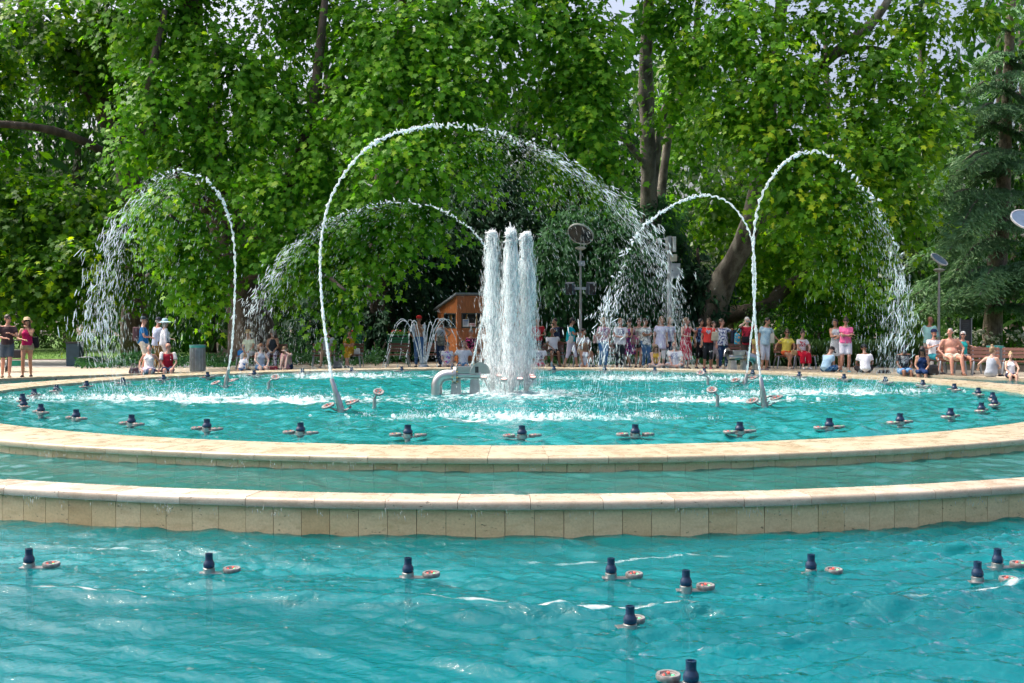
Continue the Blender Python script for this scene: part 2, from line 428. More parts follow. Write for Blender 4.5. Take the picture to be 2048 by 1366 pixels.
def h_out(x, y):
    r = np.hypot(x - CX, y - CY)
    lg = .03 * np.exp(-((r - 14.05 - .12 * np.sin(1.1 * x) - .07 * np.sin(2.7 * x + 1)) / .10) ** 2)
    lg += .022 * np.exp(-((r - 12.75 - .1 * np.sin(1.3 * x + 2) - .05 * np.sin(3.1 * x)) / .12) ** 2)
    return lg + waves(x, y, .45, 1.4, 18, .17, 31, math.pi / 2, .9, .5) + waves(x, y, .11, .36, 60, .54, 33, math.pi / 2, 1.0, .45) * np.clip(.75 + .5 * np.sin(.9 * x + .6) * np.sin(1.3 * y) + .12 * x, .35, 1.3)
polar_sheet('water_outer_pool', np.concatenate([np.linspace(11.84, 16.0, 155), np.linspace(16.05, 17.8, 25)]), np.linspace(-math.pi / 2 - .60, -math.pi / 2 + .60, 520), ZO, h_out, m_wout, crest_sheen, lambda r: np.clip((r - 11.6) / .5, .75, 1))
polar_sheet('water_outer_pool', np.linspace(11.84, 17.8, 48), np.linspace(-math.pi / 2 + .598, 1.5 * math.pi - .598, 520), ZO,
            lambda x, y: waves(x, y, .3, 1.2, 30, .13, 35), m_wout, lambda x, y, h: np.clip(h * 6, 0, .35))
# ================================================================== ground
def ring_sheet(name, r0, r1, z, mat, seg=160, a0=0, a1=2 * math.pi, hills=None):
    rs = np.geomspace(r0, r1, 12) if r1 / r0 > 3 else np.linspace(r0, r1, 4)
    a = np.linspace(a0, a1, seg + 1); r, aa = np.meshgrid(rs, a, indexing='ij')
    V = np.stack([CX + r * np.cos(aa), CY + r * np.sin(aa), np.full_like(r, z)], -1).reshape(-1, 3)
    nr, na = r.shape; i, j = np.meshgrid(np.arange(nr - 1), np.arange(na - 1), indexing='ij'); k = (i * na + j).ravel()
    return tag(ob(name, mesh_np(name, V, np.stack([k, k + na, k + na + 1, k + 1], 1), mat)), kind='structure')
def gravel(name, c0, c1):
    t = NT(name); v = t.coord(); f = t.noise(v, 60, 6, .7); g = t.noise(v, .8, 4)
    c = t.mix(f, c0, c1); c = t.mix(.5, c, t.ramp(g, [(.3, .75), (.7, 1.15)]), 'MULTIPLY')
    t.l(c, t.p.inputs['Base Color']); t.p.inputs['Roughness'].default_value = .9; t.bump(f, .01); return t.m
m_gravel = gravel('path_gravel', (.30, .25, .18), (.52, .46, .36))
m_soil = gravel('soil', (.05, .04, .025), (.10, .08, .05))
m_asph = gravel('pale_asphalt', (.30, .30, .29), (.42, .41, .39))
m_lawn = M('lawn_green', (.10, .22, .03), .9, var=.35, scale=1.2, bump=.03, bscale=30)
m_kerb = M('kerb_stone', (.30, .28, .25), .8)
ring_sheet('ground', 18.13, 900, -.004, m_soil)
ring_sheet('gravel_path', 18.13, 22.6, .004, m_gravel)
def patch(name, pts, z, mat):
    return tag(MB().add([(p.x, p.y, z) for p in pts], [tuple(range(len(pts)))]).build(name, mat), kind='structure')
g = lambda x, y: ground_at(x, y, 0)
patch('lawn', [g(-600, 718), g(420, 718), g(420, 672), g(-600, 672)], .008, m_lawn)
patch('asphalt_path', [g(-600, 735), g(520, 735), g(520, 721), g(-600, 721)], .012, m_asph)
patch('gravel_path', [g(-300, 752), g(170, 742), g(330, 738), g(330, 734), g(-300, 735.5)], .009, m_gravel)
patch('lawn', [g(1500, 726), g(2400, 731), g(2400, 690), g(1500, 690)], .008, m_lawn)

# ================================================================== foliage engine
def leaf_mat(name, stops, trans, rough=.42, tfac=.38, spec=.35):
    t = NT(name); a = t.n('Attribute'); a.attribute_name = 'tint'
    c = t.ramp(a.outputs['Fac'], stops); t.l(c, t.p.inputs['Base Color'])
    t.p.inputs['Roughness'].default_value = rough; t.p.inputs['Specular IOR Level'].default_value = spec
    tl = t.n('BsdfTranslucent'); t.l(t.mix(1.0, c, trans, 'MULTIPLY'), tl.inputs['Color'])
    mx = t.n('MixShader'); mx.inputs[0].default_value = tfac
    t.l(t.p.outputs[0], mx.inputs[1]); t.l(tl.outputs[0], mx.inputs[2]); t.l(mx.outputs[0], t.out.inputs['Surface']); return t.m
m_plane = leaf_mat('plane_leaf', [(0, (.034, .14, .012)), (.45, (.10, .28, .020)), (.8, (.20, .41, .030)), (1, (.32, .48, .035))], (1.7, 1.8, .45), spec=.16, tfac=.46)
m_plane_y = leaf_mat('plane_leaf_yellowing', [(0, (.038, .145, .012)), (.5, (.11, .29, .016)), (.82, (.24, .42, .02)), (1, (.42, .50, .028))], (1.7, 1.7, .4), spec=.16, tfac=.46)
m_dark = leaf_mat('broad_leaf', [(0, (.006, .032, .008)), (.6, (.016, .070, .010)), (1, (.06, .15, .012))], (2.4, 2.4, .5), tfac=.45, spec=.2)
m_left = leaf_mat('broad_leaf_backlit_tint', [(0, (.014, .06, .008)), (.5, (.05, .16, .009)), (.8, (.14, .29, .012)), (1, (.30, .44, .018))], (2.0, 2.0, .35), tfac=.52, spec=.15)  # lighter, yellower leaf colour stands in for light from behind
m_yew = leaf_mat('yew_needle', [(0, (.012, .045, .025)), (1, (.035, .09, .045))], (1.3, 1.4, .8), .6, .2, .08)
m_ivy = leaf_mat('ivy_leaf', [(0, (.022, .085, .035)), (1, (.05, .15, .05))], (1.4, 1.5, .8), .6, .25, .08)
m_cedar = leaf_mat('cedar_needle', [(0, (.06, .16, .075)), (.6, (.17, .35, .16)), (1, (.27, .45, .18))], (1.4, 1.4, .9), .5, .2)
m_shrub = leaf_mat('shrub_leaf', [(0, (.03, .09, .02)), (.7, (.07, .16, .03)), (1, (.16, .25, .03))], (1.9, 1.9, .8))
m_grassb = leaf_mat('grass_blade', [(0, (.03, .09, .025)), (1, (.09, .19, .045))], (1.6, 1.7, .8), .5, .3)
m_flower = M('hydrangea_petal', (.72, .74, .60), .7, var=.2)
def bark(name, c0, c1, c2, scale=3.0):
    t = NT(name); v = t.mapped((1, 1, .45)); n = t.noise(v, scale, 3, .5); f = t.noise(t.coord(), 25, 5, .6)
    c = t.ramp(n, [(.38, c0), (.47, c1), (.58, c2)]); c = t.mix(.7, c, t.ramp(f, [(.3, .6), (.7, 1.2)]), 'MULTIPLY')
    t.l(c, t.p.inputs['Base Color']); t.p.inputs['Roughness'].default_value = .85; t.bump(f, .03); return t.m
m_bark = bark('plane_bark', (.07, .064, .05), (.14, .132, .105), (.22, .21, .175))
m_barkd = bark('dark_bark', (.05, .04, .03), (.075, .06, .045), (.11, .09, .07))
m_barkc = bark('cedar_bark', (.13, .105, .08), (.19, .16, .125), (.25, .21, .17), 8)

def tmpl(out, fold=.25, droop=.3):
    o = np.array(out, float); z = -fold * np.abs(o[:, 0]) - droop * (o[:, 1] - .1) ** 2
    return np.column_stack([o, z])
_h = [(0, -.36), (.40, -.32), (.26, -.05), (.54, .2), (.2, .24), (0, .62)]
PLANE = tmpl(_h + [(-x, y) for x, y in _h[::-1] if x > 0])
OVAL = tmpl([(0, -.5), (.22, -.15), (.2, .2), (0, .5), (-.2, .2), (-.22, -.15)])
NEEDLE = tmpl([(0, -.5), (.10, -.05), (0, .5), (-.10, -.05)], .1, .25)
SPRAYT = tmpl([(0, -.5), (.19, -.12), (.12, .22), (0, .5), (-.2, .1), (-.13, -.25)], .2, .5)
def nz(v): return v / (np.linalg.norm(v, axis=-1, keepdims=True) + 1e-9)
def leaves(name, P, N, T, S, tint, T0, mat, parent, kind='stuff'):
    n = len(P); T = nz(T); N = nz(N - T * (N * T).sum(1, keepdims=True)); X = np.cross(T, N); k = len(T0)
    V = P[:, None] + S[:, None, None] * (T0[None, :, 0:1] * X[:, None] + T0[None, :, 1:2] * T[:, None] + T0[None, :, 2:3] * N[:, None])
    F = np.arange(n * k).reshape(n, k)
    me = mesh_np(name, V.reshape(-1, 3), F, mat); add_attr(me, 'tint', np.repeat(tint, k))
    o = ob(name, me, parent)
    if kind: o['kind'] = kind
    return o
def clump_leaves(rs, cl, leaf, dens, spray=9, back=.4, twig=1.0, inner=.25):
    """cl: list of (centre, radii); leaves hang in drooping sprays over and through each clump"""
    P = []; N = []; T = []; G = []
    cam0 = np.array([0, 0, CAMZ])
    for c, r in cl:
        c = np.array(c, float); r = np.array(r, float)
        area = math.pi * (r[0] * r[2] + r[0] * r[1] + r[1] * r[2]) * 1.33
        ns = int(area * dens / spray) + 1
        u = nz(rs.normal(size=(ns, 3)))
        tocam = nz(cam0 - c)
        keep = ((u @ tocam) > -.15) | (rs.random(ns) < back); u = u[keep]; ns = len(u)
        rad = np.where(rs.random(ns) < inner, rs.uniform(.3, .85, ns), rs.uniform(.85, 1.08, ns))
        base = c + u * r * rad[:, None]
        n = nz(u / r)
        ax = nz(.7 * n + rs.normal(size=(ns, 3)) * .45 + np.array([0, 0, -.35]))
        g0 = rs.random(ns)
        t = rs.random((ns, spray)) * twig
        p = base[:, None] + ax[:, None] * t[..., None] + np.array([0, 0, -.35]) * (t ** 2)[..., None] + rs.normal(size=(ns, spray, 3)) * .16 * twig
        tip = ax[:, None] * .6 + np.array([0, 0, -.7]) + rs.normal(size=(ns, spray, 3)) * .34
        nn = n[:, None] * .5 + np.array([0, -.2, .7]) + rs.normal(size=(ns, 1, 3)) * .22 + rs.normal(size=(ns, spray, 3)) * .26
        P.append(p.reshape(-1, 3)); N.append(nn.reshape(-1, 3)); T.append(tip.reshape(-1, 3))
        G.append((.55 * g0[:, None] + .45 * rs.random((ns, spray)) ** 1.2).ravel())
    P, N, T, G = map(np.concatenate, (P, N, T, G))
    S = leaf * rs.uniform(.7, 1.25, len(P))
    return P, N, T, S, G
def px_clumps(L, dd=1.0, k=1.0):
    """(px, py, rx, ry, depth) in photo pixels -> ellipsoids standing at that depth"""
    out = []
    for x, y, rx, ry, d in L:
        a, b = k * rx * d / FPX, k * ry * d / FPX
        out.append((at(x, y, d)[:], (a, dd * (a + b) / 2, b)))
    return out
def limb(pts, r0, r1, seg=10, wob=.06, seed=0, n=14):
    """smooth tapered limb through points"""
    P = np.array([tuple(p) for p in pts], float); t = np.linspace(0, len(P) - 1, n); i = np.clip(t.astype(int), 0, len(P) - 2); f = (t - i)[:, None]
    Pm = np.concatenate([[2 * P[0] - P[1]], P, [2 * P[-1] - P[-2]]]); a, b, c, d = Pm[i], Pm[i + 1], Pm[i + 2], Pm[i + 3]
    Q = .5 * (2 * b + (c - a) * f + (2 * a - 5 * b + 4 * c - d) * f ** 2 + (3 * b - a - 3 * c + d) * f ** 3)
    rs = np.random.default_rng(seed); r = np.linspace(r0, r1, n) * (1 + rs.normal(size=n) * wob)
    return s_tube(Q, r, seg)
def tree(name, label, base, crown_clumps, limbs, leaf, dens, T0, lmat, bmat, seed, parts=0, group=None, spray=9, back=.16, twig=.95, inner=.2):
    rs = np.random.default_rng(seed)
    root = empty(name, base, 0, label, 'tree', group)
    b = Vector(base); sh = lambda p: Vector(p) - b
    for k, (nm, pts, r0, r1) in enumerate(limbs):
        MB().add(*limb([sh(p) for p in pts], r0, r1, seed=seed + k)).build(nm, bmat, root, 180)
    P, N, T, S, G = clump_leaves(rs, crown_clumps, leaf, dens, spray, back, twig, inner)
    hi = (P[:, 2] > 14.0); kp = ~hi | (rs.random(len(P)) < .3); S = np.where(hi, S * 1.7, S); P, N, T, S, G = P[kp], N[kp], T[kp], S[kp], G[kp]
    P = P - np.array(b)
    if parts:
        vis = np.argsort((P[:, 1] + rs.random(len(P)) * 1.5) + np.where((P[:, 2] + b.z) > 13.5, 50, 0))[:parts]
        mes = []
        for q in range(4):
            me = mesh_np('leaf', T0, np.arange(len(T0))[None], lmat); add_attr(me, 'tint', np.full(len(T0), .2 + .25 * q)); mes.append(me)
        Tn = nz(T[vis]); Nn = nz(N[vis] - Tn * (N[vis] * Tn).sum(1, keepdims=True)); X = np.cross(Tn, Nn)
        for q, i in enumerate(vis):
            o = ob('leaf', mes[q % 4], root)
            m = Matrix((X[q], Tn[q], Nn[q])).transposed().to_4x4(); m = m @ Matrix.Scale(S[i], 4); m.translation = Vector(P[i]); o.matrix_local = m
        k = np.ones(len(P), bool); k[vis] = False; P, N, T, S, G = P[k], N[k], T[k], S[k], G[k]
    o = leaves('crown', P, N, T, S, G, T0, lmat, root)
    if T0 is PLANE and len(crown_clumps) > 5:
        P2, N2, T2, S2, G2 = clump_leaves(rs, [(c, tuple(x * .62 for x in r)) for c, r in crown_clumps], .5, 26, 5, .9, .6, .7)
        leaves('inner_foliage', P2 - np.array(b), N2, T2, S2, G2 * .35, SPRAYT, lmat, root)  # inner leaves added to block light, tinted darker so the gaps look shaded
    return root, len(P)

LEAFN = 0
# --- the big plane tree left of the middle, trunk behind the bench
b = ground_at(508, 737); b.y += 3; b.x *= 1.07
cl = px_clumps(k=.78, L=[(330, 60, 150, 80, 41), (480, 140, 130, 80, 40), (610, 30, 130, 70, 41), (340, 200, 130, 70, 40), (560, 230, 120, 70, 39.5), (430, 300, 120, 60, 40), (330, 425, 85, 70, 38.5), (385, 520, 70, 80, 39),
                (560, 400, 110, 80, 39), (620, 510, 100, 60, 38.5), (695, 575, 50, 50, 38), (500, 515, 60, 50, 39.5), (700, 140, 80, 80, 40), (640, 320, 70, 70, 39), (270, 300, 60, 50, 40), (410, 580, 60, 30, 39.5), (560, 545, 40, 40, 39), (665, 620, 36, 22, 38)])
cl += [((-9 + x, 41 + y, z), (3.2, 2.6, 2.0)) for x, y, z in [(-3, 0, 15.5), (2, 1, 16), (0, 3, 19), (-6, 2, 17)]]
_, n = tree('plane_tree', 'big plane tree left of the middle, branches hanging low over the benches', b, cl,
            [('trunk', [b, at(500, 640, b.y), at(470, 520, b.y), at(430, 350, b.y - .5), at(390, 150, b.y - 1), at(380, -150, b.y - 1)], .95, .3),
             ('limb', [at(470, 540, b.y), at(560, 400, b.y - 1.5), at(620, 250, b.y - 3), at(650, 0, b.y - 4)], .38, .12),
             ('limb', [at(450, 480, b.y), at(350, 330, b.y - 1.5), at(300, 200, b.y - 3), at(330, 20, b.y - 3)], .3, .1),
             ('limb', [at(470, 560, b.y), at(600, 520, b.y - 3), at(690, 580, b.y - 6)], .2, .04),
             ('limb', [at(460, 540, b.y), at(390, 470, b.y - 3), at(340, 430, b.y - 5)], .18, .05)],
            .225, 88, PLANE, m_plane, m_barkd, 1, 260, 'plane trees around the fountain')
LEAFN += n
# --- plane tree with the bright crown in the middle
b = Vector((-5.2, 47, 0))
cl = px_clumps(k=.78, L=[(820, 90, 140, 80, 38), (760, 215, 110, 75, 38), (895, 190, 100, 85, 37.5), (820, 320, 120, 75, 37), (955, 305, 70, 50, 37), (740, 430, 95, 65, 38), (860, 440, 65, 50, 37.5), (800, 500, 40, 35, 38), (990, 60, 100, 65, 38), (990, 170, 45, 50, 38.5), (715, 500, 60, 50, 38.5), (900, 20, 100, 60, 39), (730, 60, 70, 60, 39)])
cl += [((-3 + x, 40 + y, z), (3.2, 2.6, 2.0)) for x, y, z in [(-3, 0, 16), (2, 1, 16.5), (0, 3, 19), (4, 3, 18)]]
_, n = tree('plane_tree', 'plane tree with the bright dense crown in the middle, behind the tallest water arch', b, cl,
            [('trunk', [b, at(760, 560, 46.5), at(770, 380, 46), at(800, 150, 45), at(820, -100, 44)], .7, .25),
             ('limb', [at(765, 430, 46), at(830, 330, 43), at(930, 280, 40)], .22, .05), ('limb', [at(770, 330, 46), at(860, 180, 42), at(960, 80, 40)], .2, .06)],
            .225, 88, PLANE, m_plane, m_barkd, 2, 260, 'plane trees around the fountain')
LEAFN += n
# --- plane tree with two pale upright stems right of the middle
b = at(1300, 728, 48); b.z = 0
cl = px_clumps(k=.78, L=[(1130, 60, 110, 75, 39), (1195, 120, 65, 100, 39), (1175, 270, 65, 75, 38.5), (1215, 335, 42, 45, 39), (1110, 330, 45, 40, 39), (1090, 180, 60, 60, 40), (1340, 30, 80, 50, 41), (1370, 130, 60, 45, 41), (1345, 215, 40, 30, 42), (1150, 170, 60, 60, 39), (1080, 20, 70, 50, 39), (1190, 215, 50, 50, 38.5)])
cl += px_clumps(k=.78, L=[(1370, 250, 60, 90, 50), (1400, 120, 60, 60, 50), (1330, 440, 60, 50, 50)])
cl += [((5 + x, 42 + y, z), (3.2, 2.6, 2.0)) for x, y, z in [(-3, 0, 16), (2, 1, 16.5), (0, 3, 19)]]
_, n = tree('plane_tree', 'plane tree with pale upright trunks right of the middle, behind the antenna pole', b, cl,
            [('trunk', [b, at(1300, 560, 47), at(1298, 400, 46), at(1295, 260, 45.5), at(1292, 90, 45), at(1312, -150, 44.5)], .48, .18),
             ('stem', [at(1310, 470, 47.3), at(1325, 360, 47.5), at(1345, 230, 47.5), at(1385, 130, 47.5), at(1400, -60, 47)], .22, .1),
             ('limb', [at(1300, 440, 46.3), at(1330, 215, 45.5), at(1390, 160, 45), at(1420, 80, 45)], .17, .08),
             ('limb', [at(1298, 340, 46), at(1240, 270, 43), at(1190, 250, 41)], .15, .05)],
            .225, 88, PLANE, m_plane, m_bark, 3, 200, 'plane trees around the fountain')
LEAFN += n
# --- leaning plane tree on the right, leaves turning yellow
b = at(1395, 722, 46); b.z = 0
cl = px_clumps(k=.78, L=[(1470, 50, 110, 70, 39), (1555, 150, 95, 85, 38.5), (1470, 220, 75, 60, 39), (1640, 290, 90, 65, 38), (1590, 390, 100, 55, 38), (1700, 410, 90, 65, 38), (1780, 320, 90, 80, 39), (1690, 510, 85, 40, 38.5), (1850, 240, 65, 70, 40), (1760, 140, 95, 60, 40), (1830, 50, 80, 50, 41), (1900, 150, 45, 50, 41), (1960, 30, 60, 40, 42), (1650, 40, 90, 50, 40), (1540, 290, 80, 60, 38.5), (1620, 190, 60, 40, 39), (1800, 430, 60, 60, 40), (1730, 240, 70, 50, 40)])
cl += px_clumps(k=.78, L=[(1500, 560, 60, 40, 50), (1580, 560, 60, 40, 51), (1560, 480, 80, 50, 50), (1450, 420, 60, 60, 50), (1650, 590, 60, 40, 50)])
cl += [((10 + x, 42 + y, z), (3.2, 2.6, 2.0)) for x, y, z in [(-3, 0, 16), (2, 1, 16.5), (0, 3, 19), (4, 3, 17)]]
_, n = tree('plane_tree', 'leaning plane tree on the right with leaves turning yellow', b, cl,
            [('trunk', [b, at(1440, 575, 45), at(1490, 480, 44), at(1522, 350, 43), at(1540, 200, 42.5), at(1570, -50, 42)], .55, .2),
             ('limb', [at(1525, 340, 43), at(1590, 185, 41.5), at(1660, 115, 41), at(1745, 45, 40.5), at(1800, -40, 40)], .3, .12),
             ('limb', [at(1660, 115, 41), at(1740, 95, 41), at(1830, 120, 41)], .1, .04),
             ('limb', [at(1500, 455, 44), at(1545, 432, 43), at(1600, 420, 42)], .12, .05)],
            .225, 84, PLANE, m_plane_y, m_bark, 4, 260, 'plane trees around the fountain')
LEAFN += n
# --- low arching limb tree on the right
b = at(1425, 716, 50); b.z = 0
tree('plane_tree', 'old plane tree whose thick low limb arches level over the visitors', b, px_clumps([(1640, 540, 60, 40, 49), (1700, 600, 70, 40, 50), (1600, 610, 50, 30, 51)]),
     [('trunk', [b, at(1428, 660, 50), at(1450, 632, 49.5), at(1490, 624, 49), at(1535, 612, 49), at(1565, 580, 49), at(1610, 550, 49), at(1660, 520, 49)], .45, .2)],
     .3, 40, PLANE, m_plane_y, m_barkd, 5, 0, 'plane trees around the fountain')
# --- dark backlit tree at the left edge
b = at(270, 722, 50); b.z = 0
cl = px_clumps([(90, 70, 120, 70, 46), (190, 150, 80, 70, 47), (40, 400, 100, 45, 45), (190, 430, 90, 60, 44), (60, 450, 100, 70, 44), (170, 540, 100, 60, 43), (50, 560, 90, 50, 43), (110, 600, 90, 20, 43), (230, 30, 80, 60, 47), (-60, 480, 80, 120, 44), (-60, 200, 80, 150, 46)])
_, n = tree('broadleaf_tree', 'dark spreading tree at the left edge with sunlit leaves showing through', b, cl,
            [('trunk', [b, at(268, 560, 49), at(262, 380, 48), at(225, 250, 47), at(130, 110, 47), at(60, 30, 47), at(20, -80, 47)], .55, .25),
             ('limb', [at(265, 350, 48), at(200, 300, 46), at(120, 265, 45), at(30, 250, 44), at(-100, 245, 43)], .2, .12),
             ('limb', [at(265, 400, 48), at(285, 250, 48), at(310, 80, 48)], .25, .1)],
            .25, 66, PLANE, m_left, m_barkd, 6, 200, 'trees behind the plane trees')
LEAFN += n

# --- background trees
def back_tree(px, d, label, L, lmat=m_dark, leaf=.42, dens=17, seed=0, r=.35, top=300):
    b = at(px, 700, d); b.z = 0
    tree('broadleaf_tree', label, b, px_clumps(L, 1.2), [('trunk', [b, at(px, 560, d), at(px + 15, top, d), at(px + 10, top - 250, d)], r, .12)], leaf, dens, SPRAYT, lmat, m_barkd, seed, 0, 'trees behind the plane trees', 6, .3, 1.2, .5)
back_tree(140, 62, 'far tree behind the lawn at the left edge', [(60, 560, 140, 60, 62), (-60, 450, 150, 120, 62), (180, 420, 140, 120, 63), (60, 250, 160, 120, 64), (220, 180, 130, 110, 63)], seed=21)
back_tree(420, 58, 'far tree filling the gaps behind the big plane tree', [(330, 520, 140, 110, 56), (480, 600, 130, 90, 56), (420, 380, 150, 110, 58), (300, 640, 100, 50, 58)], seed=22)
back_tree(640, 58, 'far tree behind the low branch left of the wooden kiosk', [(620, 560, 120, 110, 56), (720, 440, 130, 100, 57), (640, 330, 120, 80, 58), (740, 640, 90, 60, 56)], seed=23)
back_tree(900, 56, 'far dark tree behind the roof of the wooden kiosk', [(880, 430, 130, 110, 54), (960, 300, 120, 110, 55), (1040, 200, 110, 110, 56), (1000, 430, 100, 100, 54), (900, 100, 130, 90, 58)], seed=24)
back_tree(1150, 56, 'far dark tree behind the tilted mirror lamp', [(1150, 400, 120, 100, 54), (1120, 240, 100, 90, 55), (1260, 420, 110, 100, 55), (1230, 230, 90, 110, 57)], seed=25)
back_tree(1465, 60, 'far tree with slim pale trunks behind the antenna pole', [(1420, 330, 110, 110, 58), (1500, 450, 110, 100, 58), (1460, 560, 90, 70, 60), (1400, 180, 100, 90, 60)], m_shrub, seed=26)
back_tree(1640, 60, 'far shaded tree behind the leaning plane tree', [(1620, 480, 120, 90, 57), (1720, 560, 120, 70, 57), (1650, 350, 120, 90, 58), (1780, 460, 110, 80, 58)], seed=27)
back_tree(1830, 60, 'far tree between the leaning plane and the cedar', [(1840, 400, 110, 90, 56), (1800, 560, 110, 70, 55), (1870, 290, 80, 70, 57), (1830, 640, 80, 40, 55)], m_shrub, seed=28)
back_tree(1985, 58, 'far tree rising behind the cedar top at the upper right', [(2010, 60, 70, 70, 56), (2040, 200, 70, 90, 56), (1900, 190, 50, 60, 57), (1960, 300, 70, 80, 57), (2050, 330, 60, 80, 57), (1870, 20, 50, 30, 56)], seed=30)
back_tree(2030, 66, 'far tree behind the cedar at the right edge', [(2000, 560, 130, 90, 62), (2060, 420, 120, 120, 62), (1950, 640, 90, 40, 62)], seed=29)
# --- dense yews and ivy clad trees in the shade behind the path
def yew(name, label, px, d, L, mat=m_yew, seed=0, dens=150, leaf=.29, cat='tree'):
    b = at(px, 700, d); b.z = 0
    rs = np.random.default_rng(seed); root = empty(name, b, 0, label, cat, 'dark evergreens behind the path')
    MB().add(*limb([Vector((0, 0, 0)), Vector((.1, 0, 2)), Vector((0, .1, 4.5))], .22, .06, seed=seed)).build('trunk', m_barkd, root, 180)
    P, N, T, S, G = clump_leaves(rs, px_clumps(L), leaf, dens, 10, .2, .55, .3)
    k = P[:, 2] > .02; P, N, T, S, G = P[k], N[k], T[k], S[k], G[k]
    leaves('crown', P - np.array(b), N, T, S, G, SPRAYT, mat, root)
yew('yew_tree', 'dark yew left of the wooden kiosk behind the green planter', 800, 48, [(800, 560, 90, 100, 48), (770, 670, 80, 60, 47), (850, 640, 60, 80, 48), (860, 500, 70, 70, 49)], seed=31)
yew('yew_tree', 'dark yew behind the benches right of the big plane trunk', 690, 48, [(690, 620, 80, 80, 48.5), (720, 690, 70, 40, 47), (610, 680, 60, 40, 47.5)], seed=32)
yew('yew_tree', 'tall dark yew rising behind the kiosk roof', 960, 50, [(940, 520, 80, 80, 50), (980, 420, 70, 80, 51), (1040, 500, 70, 90, 50.5)], seed=33)
yew('ivy_tree', 'ivy covered bushy tree behind the tilted mirror lamp', 1135, 46, [(1130, 560, 75, 100, 46), (1110, 670, 70, 60, 45.5), (1160, 480, 60, 60, 47)], m_ivy, 34)
yew('ivy_tree', 'ivy covered bushy tree behind the women under the falling spray', 1270, 46, [(1260, 560, 90, 100, 46), (1250, 670, 90, 60, 45.5), (1290, 460, 70, 60, 47)], m_ivy, 35)
yew('yew_tree', 'dark yew behind the woman in the red dress', 1395, 46, [(1395, 610, 60, 70, 46), (1380, 690, 65, 40, 45.5), (1350, 560, 60, 70, 47)], seed=36)
# --- the wood farther back
rs = np.random.default_rng(44); n = 27000
az = R_(90) + rs.uniform(-1, 1, n) * R_(42); rr = rs.uniform(62, 92, n); zz = rs.random(n) * (15 + 4 * np.sin(az * 23) + 2.5 * np.sin(az * 61))
P = np.stack([rr * np.cos(az), rr * np.sin(az), zz], 1); k = ~((P[:, 0] / P[:, 1] < -.34) & (zz < 2.6))
P = P[k]; n = len(P)
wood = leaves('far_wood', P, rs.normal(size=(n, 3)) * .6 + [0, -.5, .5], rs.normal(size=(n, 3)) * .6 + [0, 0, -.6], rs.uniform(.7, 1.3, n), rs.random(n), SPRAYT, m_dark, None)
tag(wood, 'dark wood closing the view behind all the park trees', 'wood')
# --- shrubs and low planting
def shrub(name, label, clumps, mat=m_shrub, seed=0, dens=110, leaf=.13, cat='shrub', group=None, T0=OVAL, flowers=0):
    c0 = Vector(clumps[0][0]); b = Vector((c0.x, c0.y, 0)); rs = np.random.default_rng(seed)
    root = empty(name, b, 0, label, cat, group); mb = MB()
    for q in range(5):
        a = rs.uniform(0, 6.28); mb.add(*limb([Vector((0, 0, 0)), Vector((.12 * math.cos(a), .12 * math.sin(a), .3)), Vector((.35 * math.cos(a), .35 * math.sin(a), .8))], .025, .008, 5, n=5))
    mb.build('stems', m_barkd, root, 180)
    P, N, T, S, G = clump_leaves(rs, clumps, leaf, dens, 8, .3, .35, .2)
    k = P[:, 2] > .03; P, N, T, S, G = P[k], N[k], T[k], S[k], G[k]
    leaves('foliage', P - np.array(b), N, T, S, G, T0, mat, root)
    return root, b
for i, (x, d, L, lab, mt) in enumerate([
    (160, 47, [(160, 655, 30, 38, 47), (140, 680, 28, 24, 46.5)], 'light green bush beside the dark bin on the left lawn', m_shrub),
    (100, 66, [(70, 655, 60, 22, 66), (20, 650, 60, 25, 66)], 'bushes far behind the couple at the left edge', m_dark),
    (600, 45.5, [(600, 700, 60, 24, 45.5), (660, 705, 50, 22, 45)], 'dark low bush behind the man in the lavender shirt', m_ivy),
    (760, 44.5, [(755, 712, 40, 20, 44.5), (790, 715, 40, 18, 44.5)], 'dark low bush behind the empty bench by the star fountain', m_ivy),
    (1480, 47, [(1470, 690, 50, 28, 47), (1530, 680, 60, 32, 47.5)], 'low bush behind the woman photographing with her phone', m_shrub),
    (1600, 48, [(1590, 655, 70, 35, 48), (1540, 640, 50, 30, 48.5)], 'dark broad bush behind the seated women in yellow and red', m_dark),
    (1700, 49, [(1730, 650, 60, 40, 49), (1790, 655, 60, 35, 49)], 'dark bush behind the woman in the pink top', m_dark),
    (1850, 47, [(1845, 640, 32, 40, 47), (1830, 680, 40, 25, 47)], 'glossy bush left of the information board', m_shrub),
    (1950, 49, [(1900, 680, 40, 24, 49), (1880, 650, 30, 28, 49.5)], 'leafy bush behind the information board', m_shrub)]):
    shrub('shrub', lab, px_clumps(L), mt, 50 + i, group='shrubs behind the path')
# hedge on the left lawn
shrub('hedge', 'trimmed hedge across the sunlit lawn on the left', [((at(40 + 26 * k, 683, 66)), (1.0, .7, .55)) for k in range(7)], m_shrub, 70, 90, .16, 'hedge')
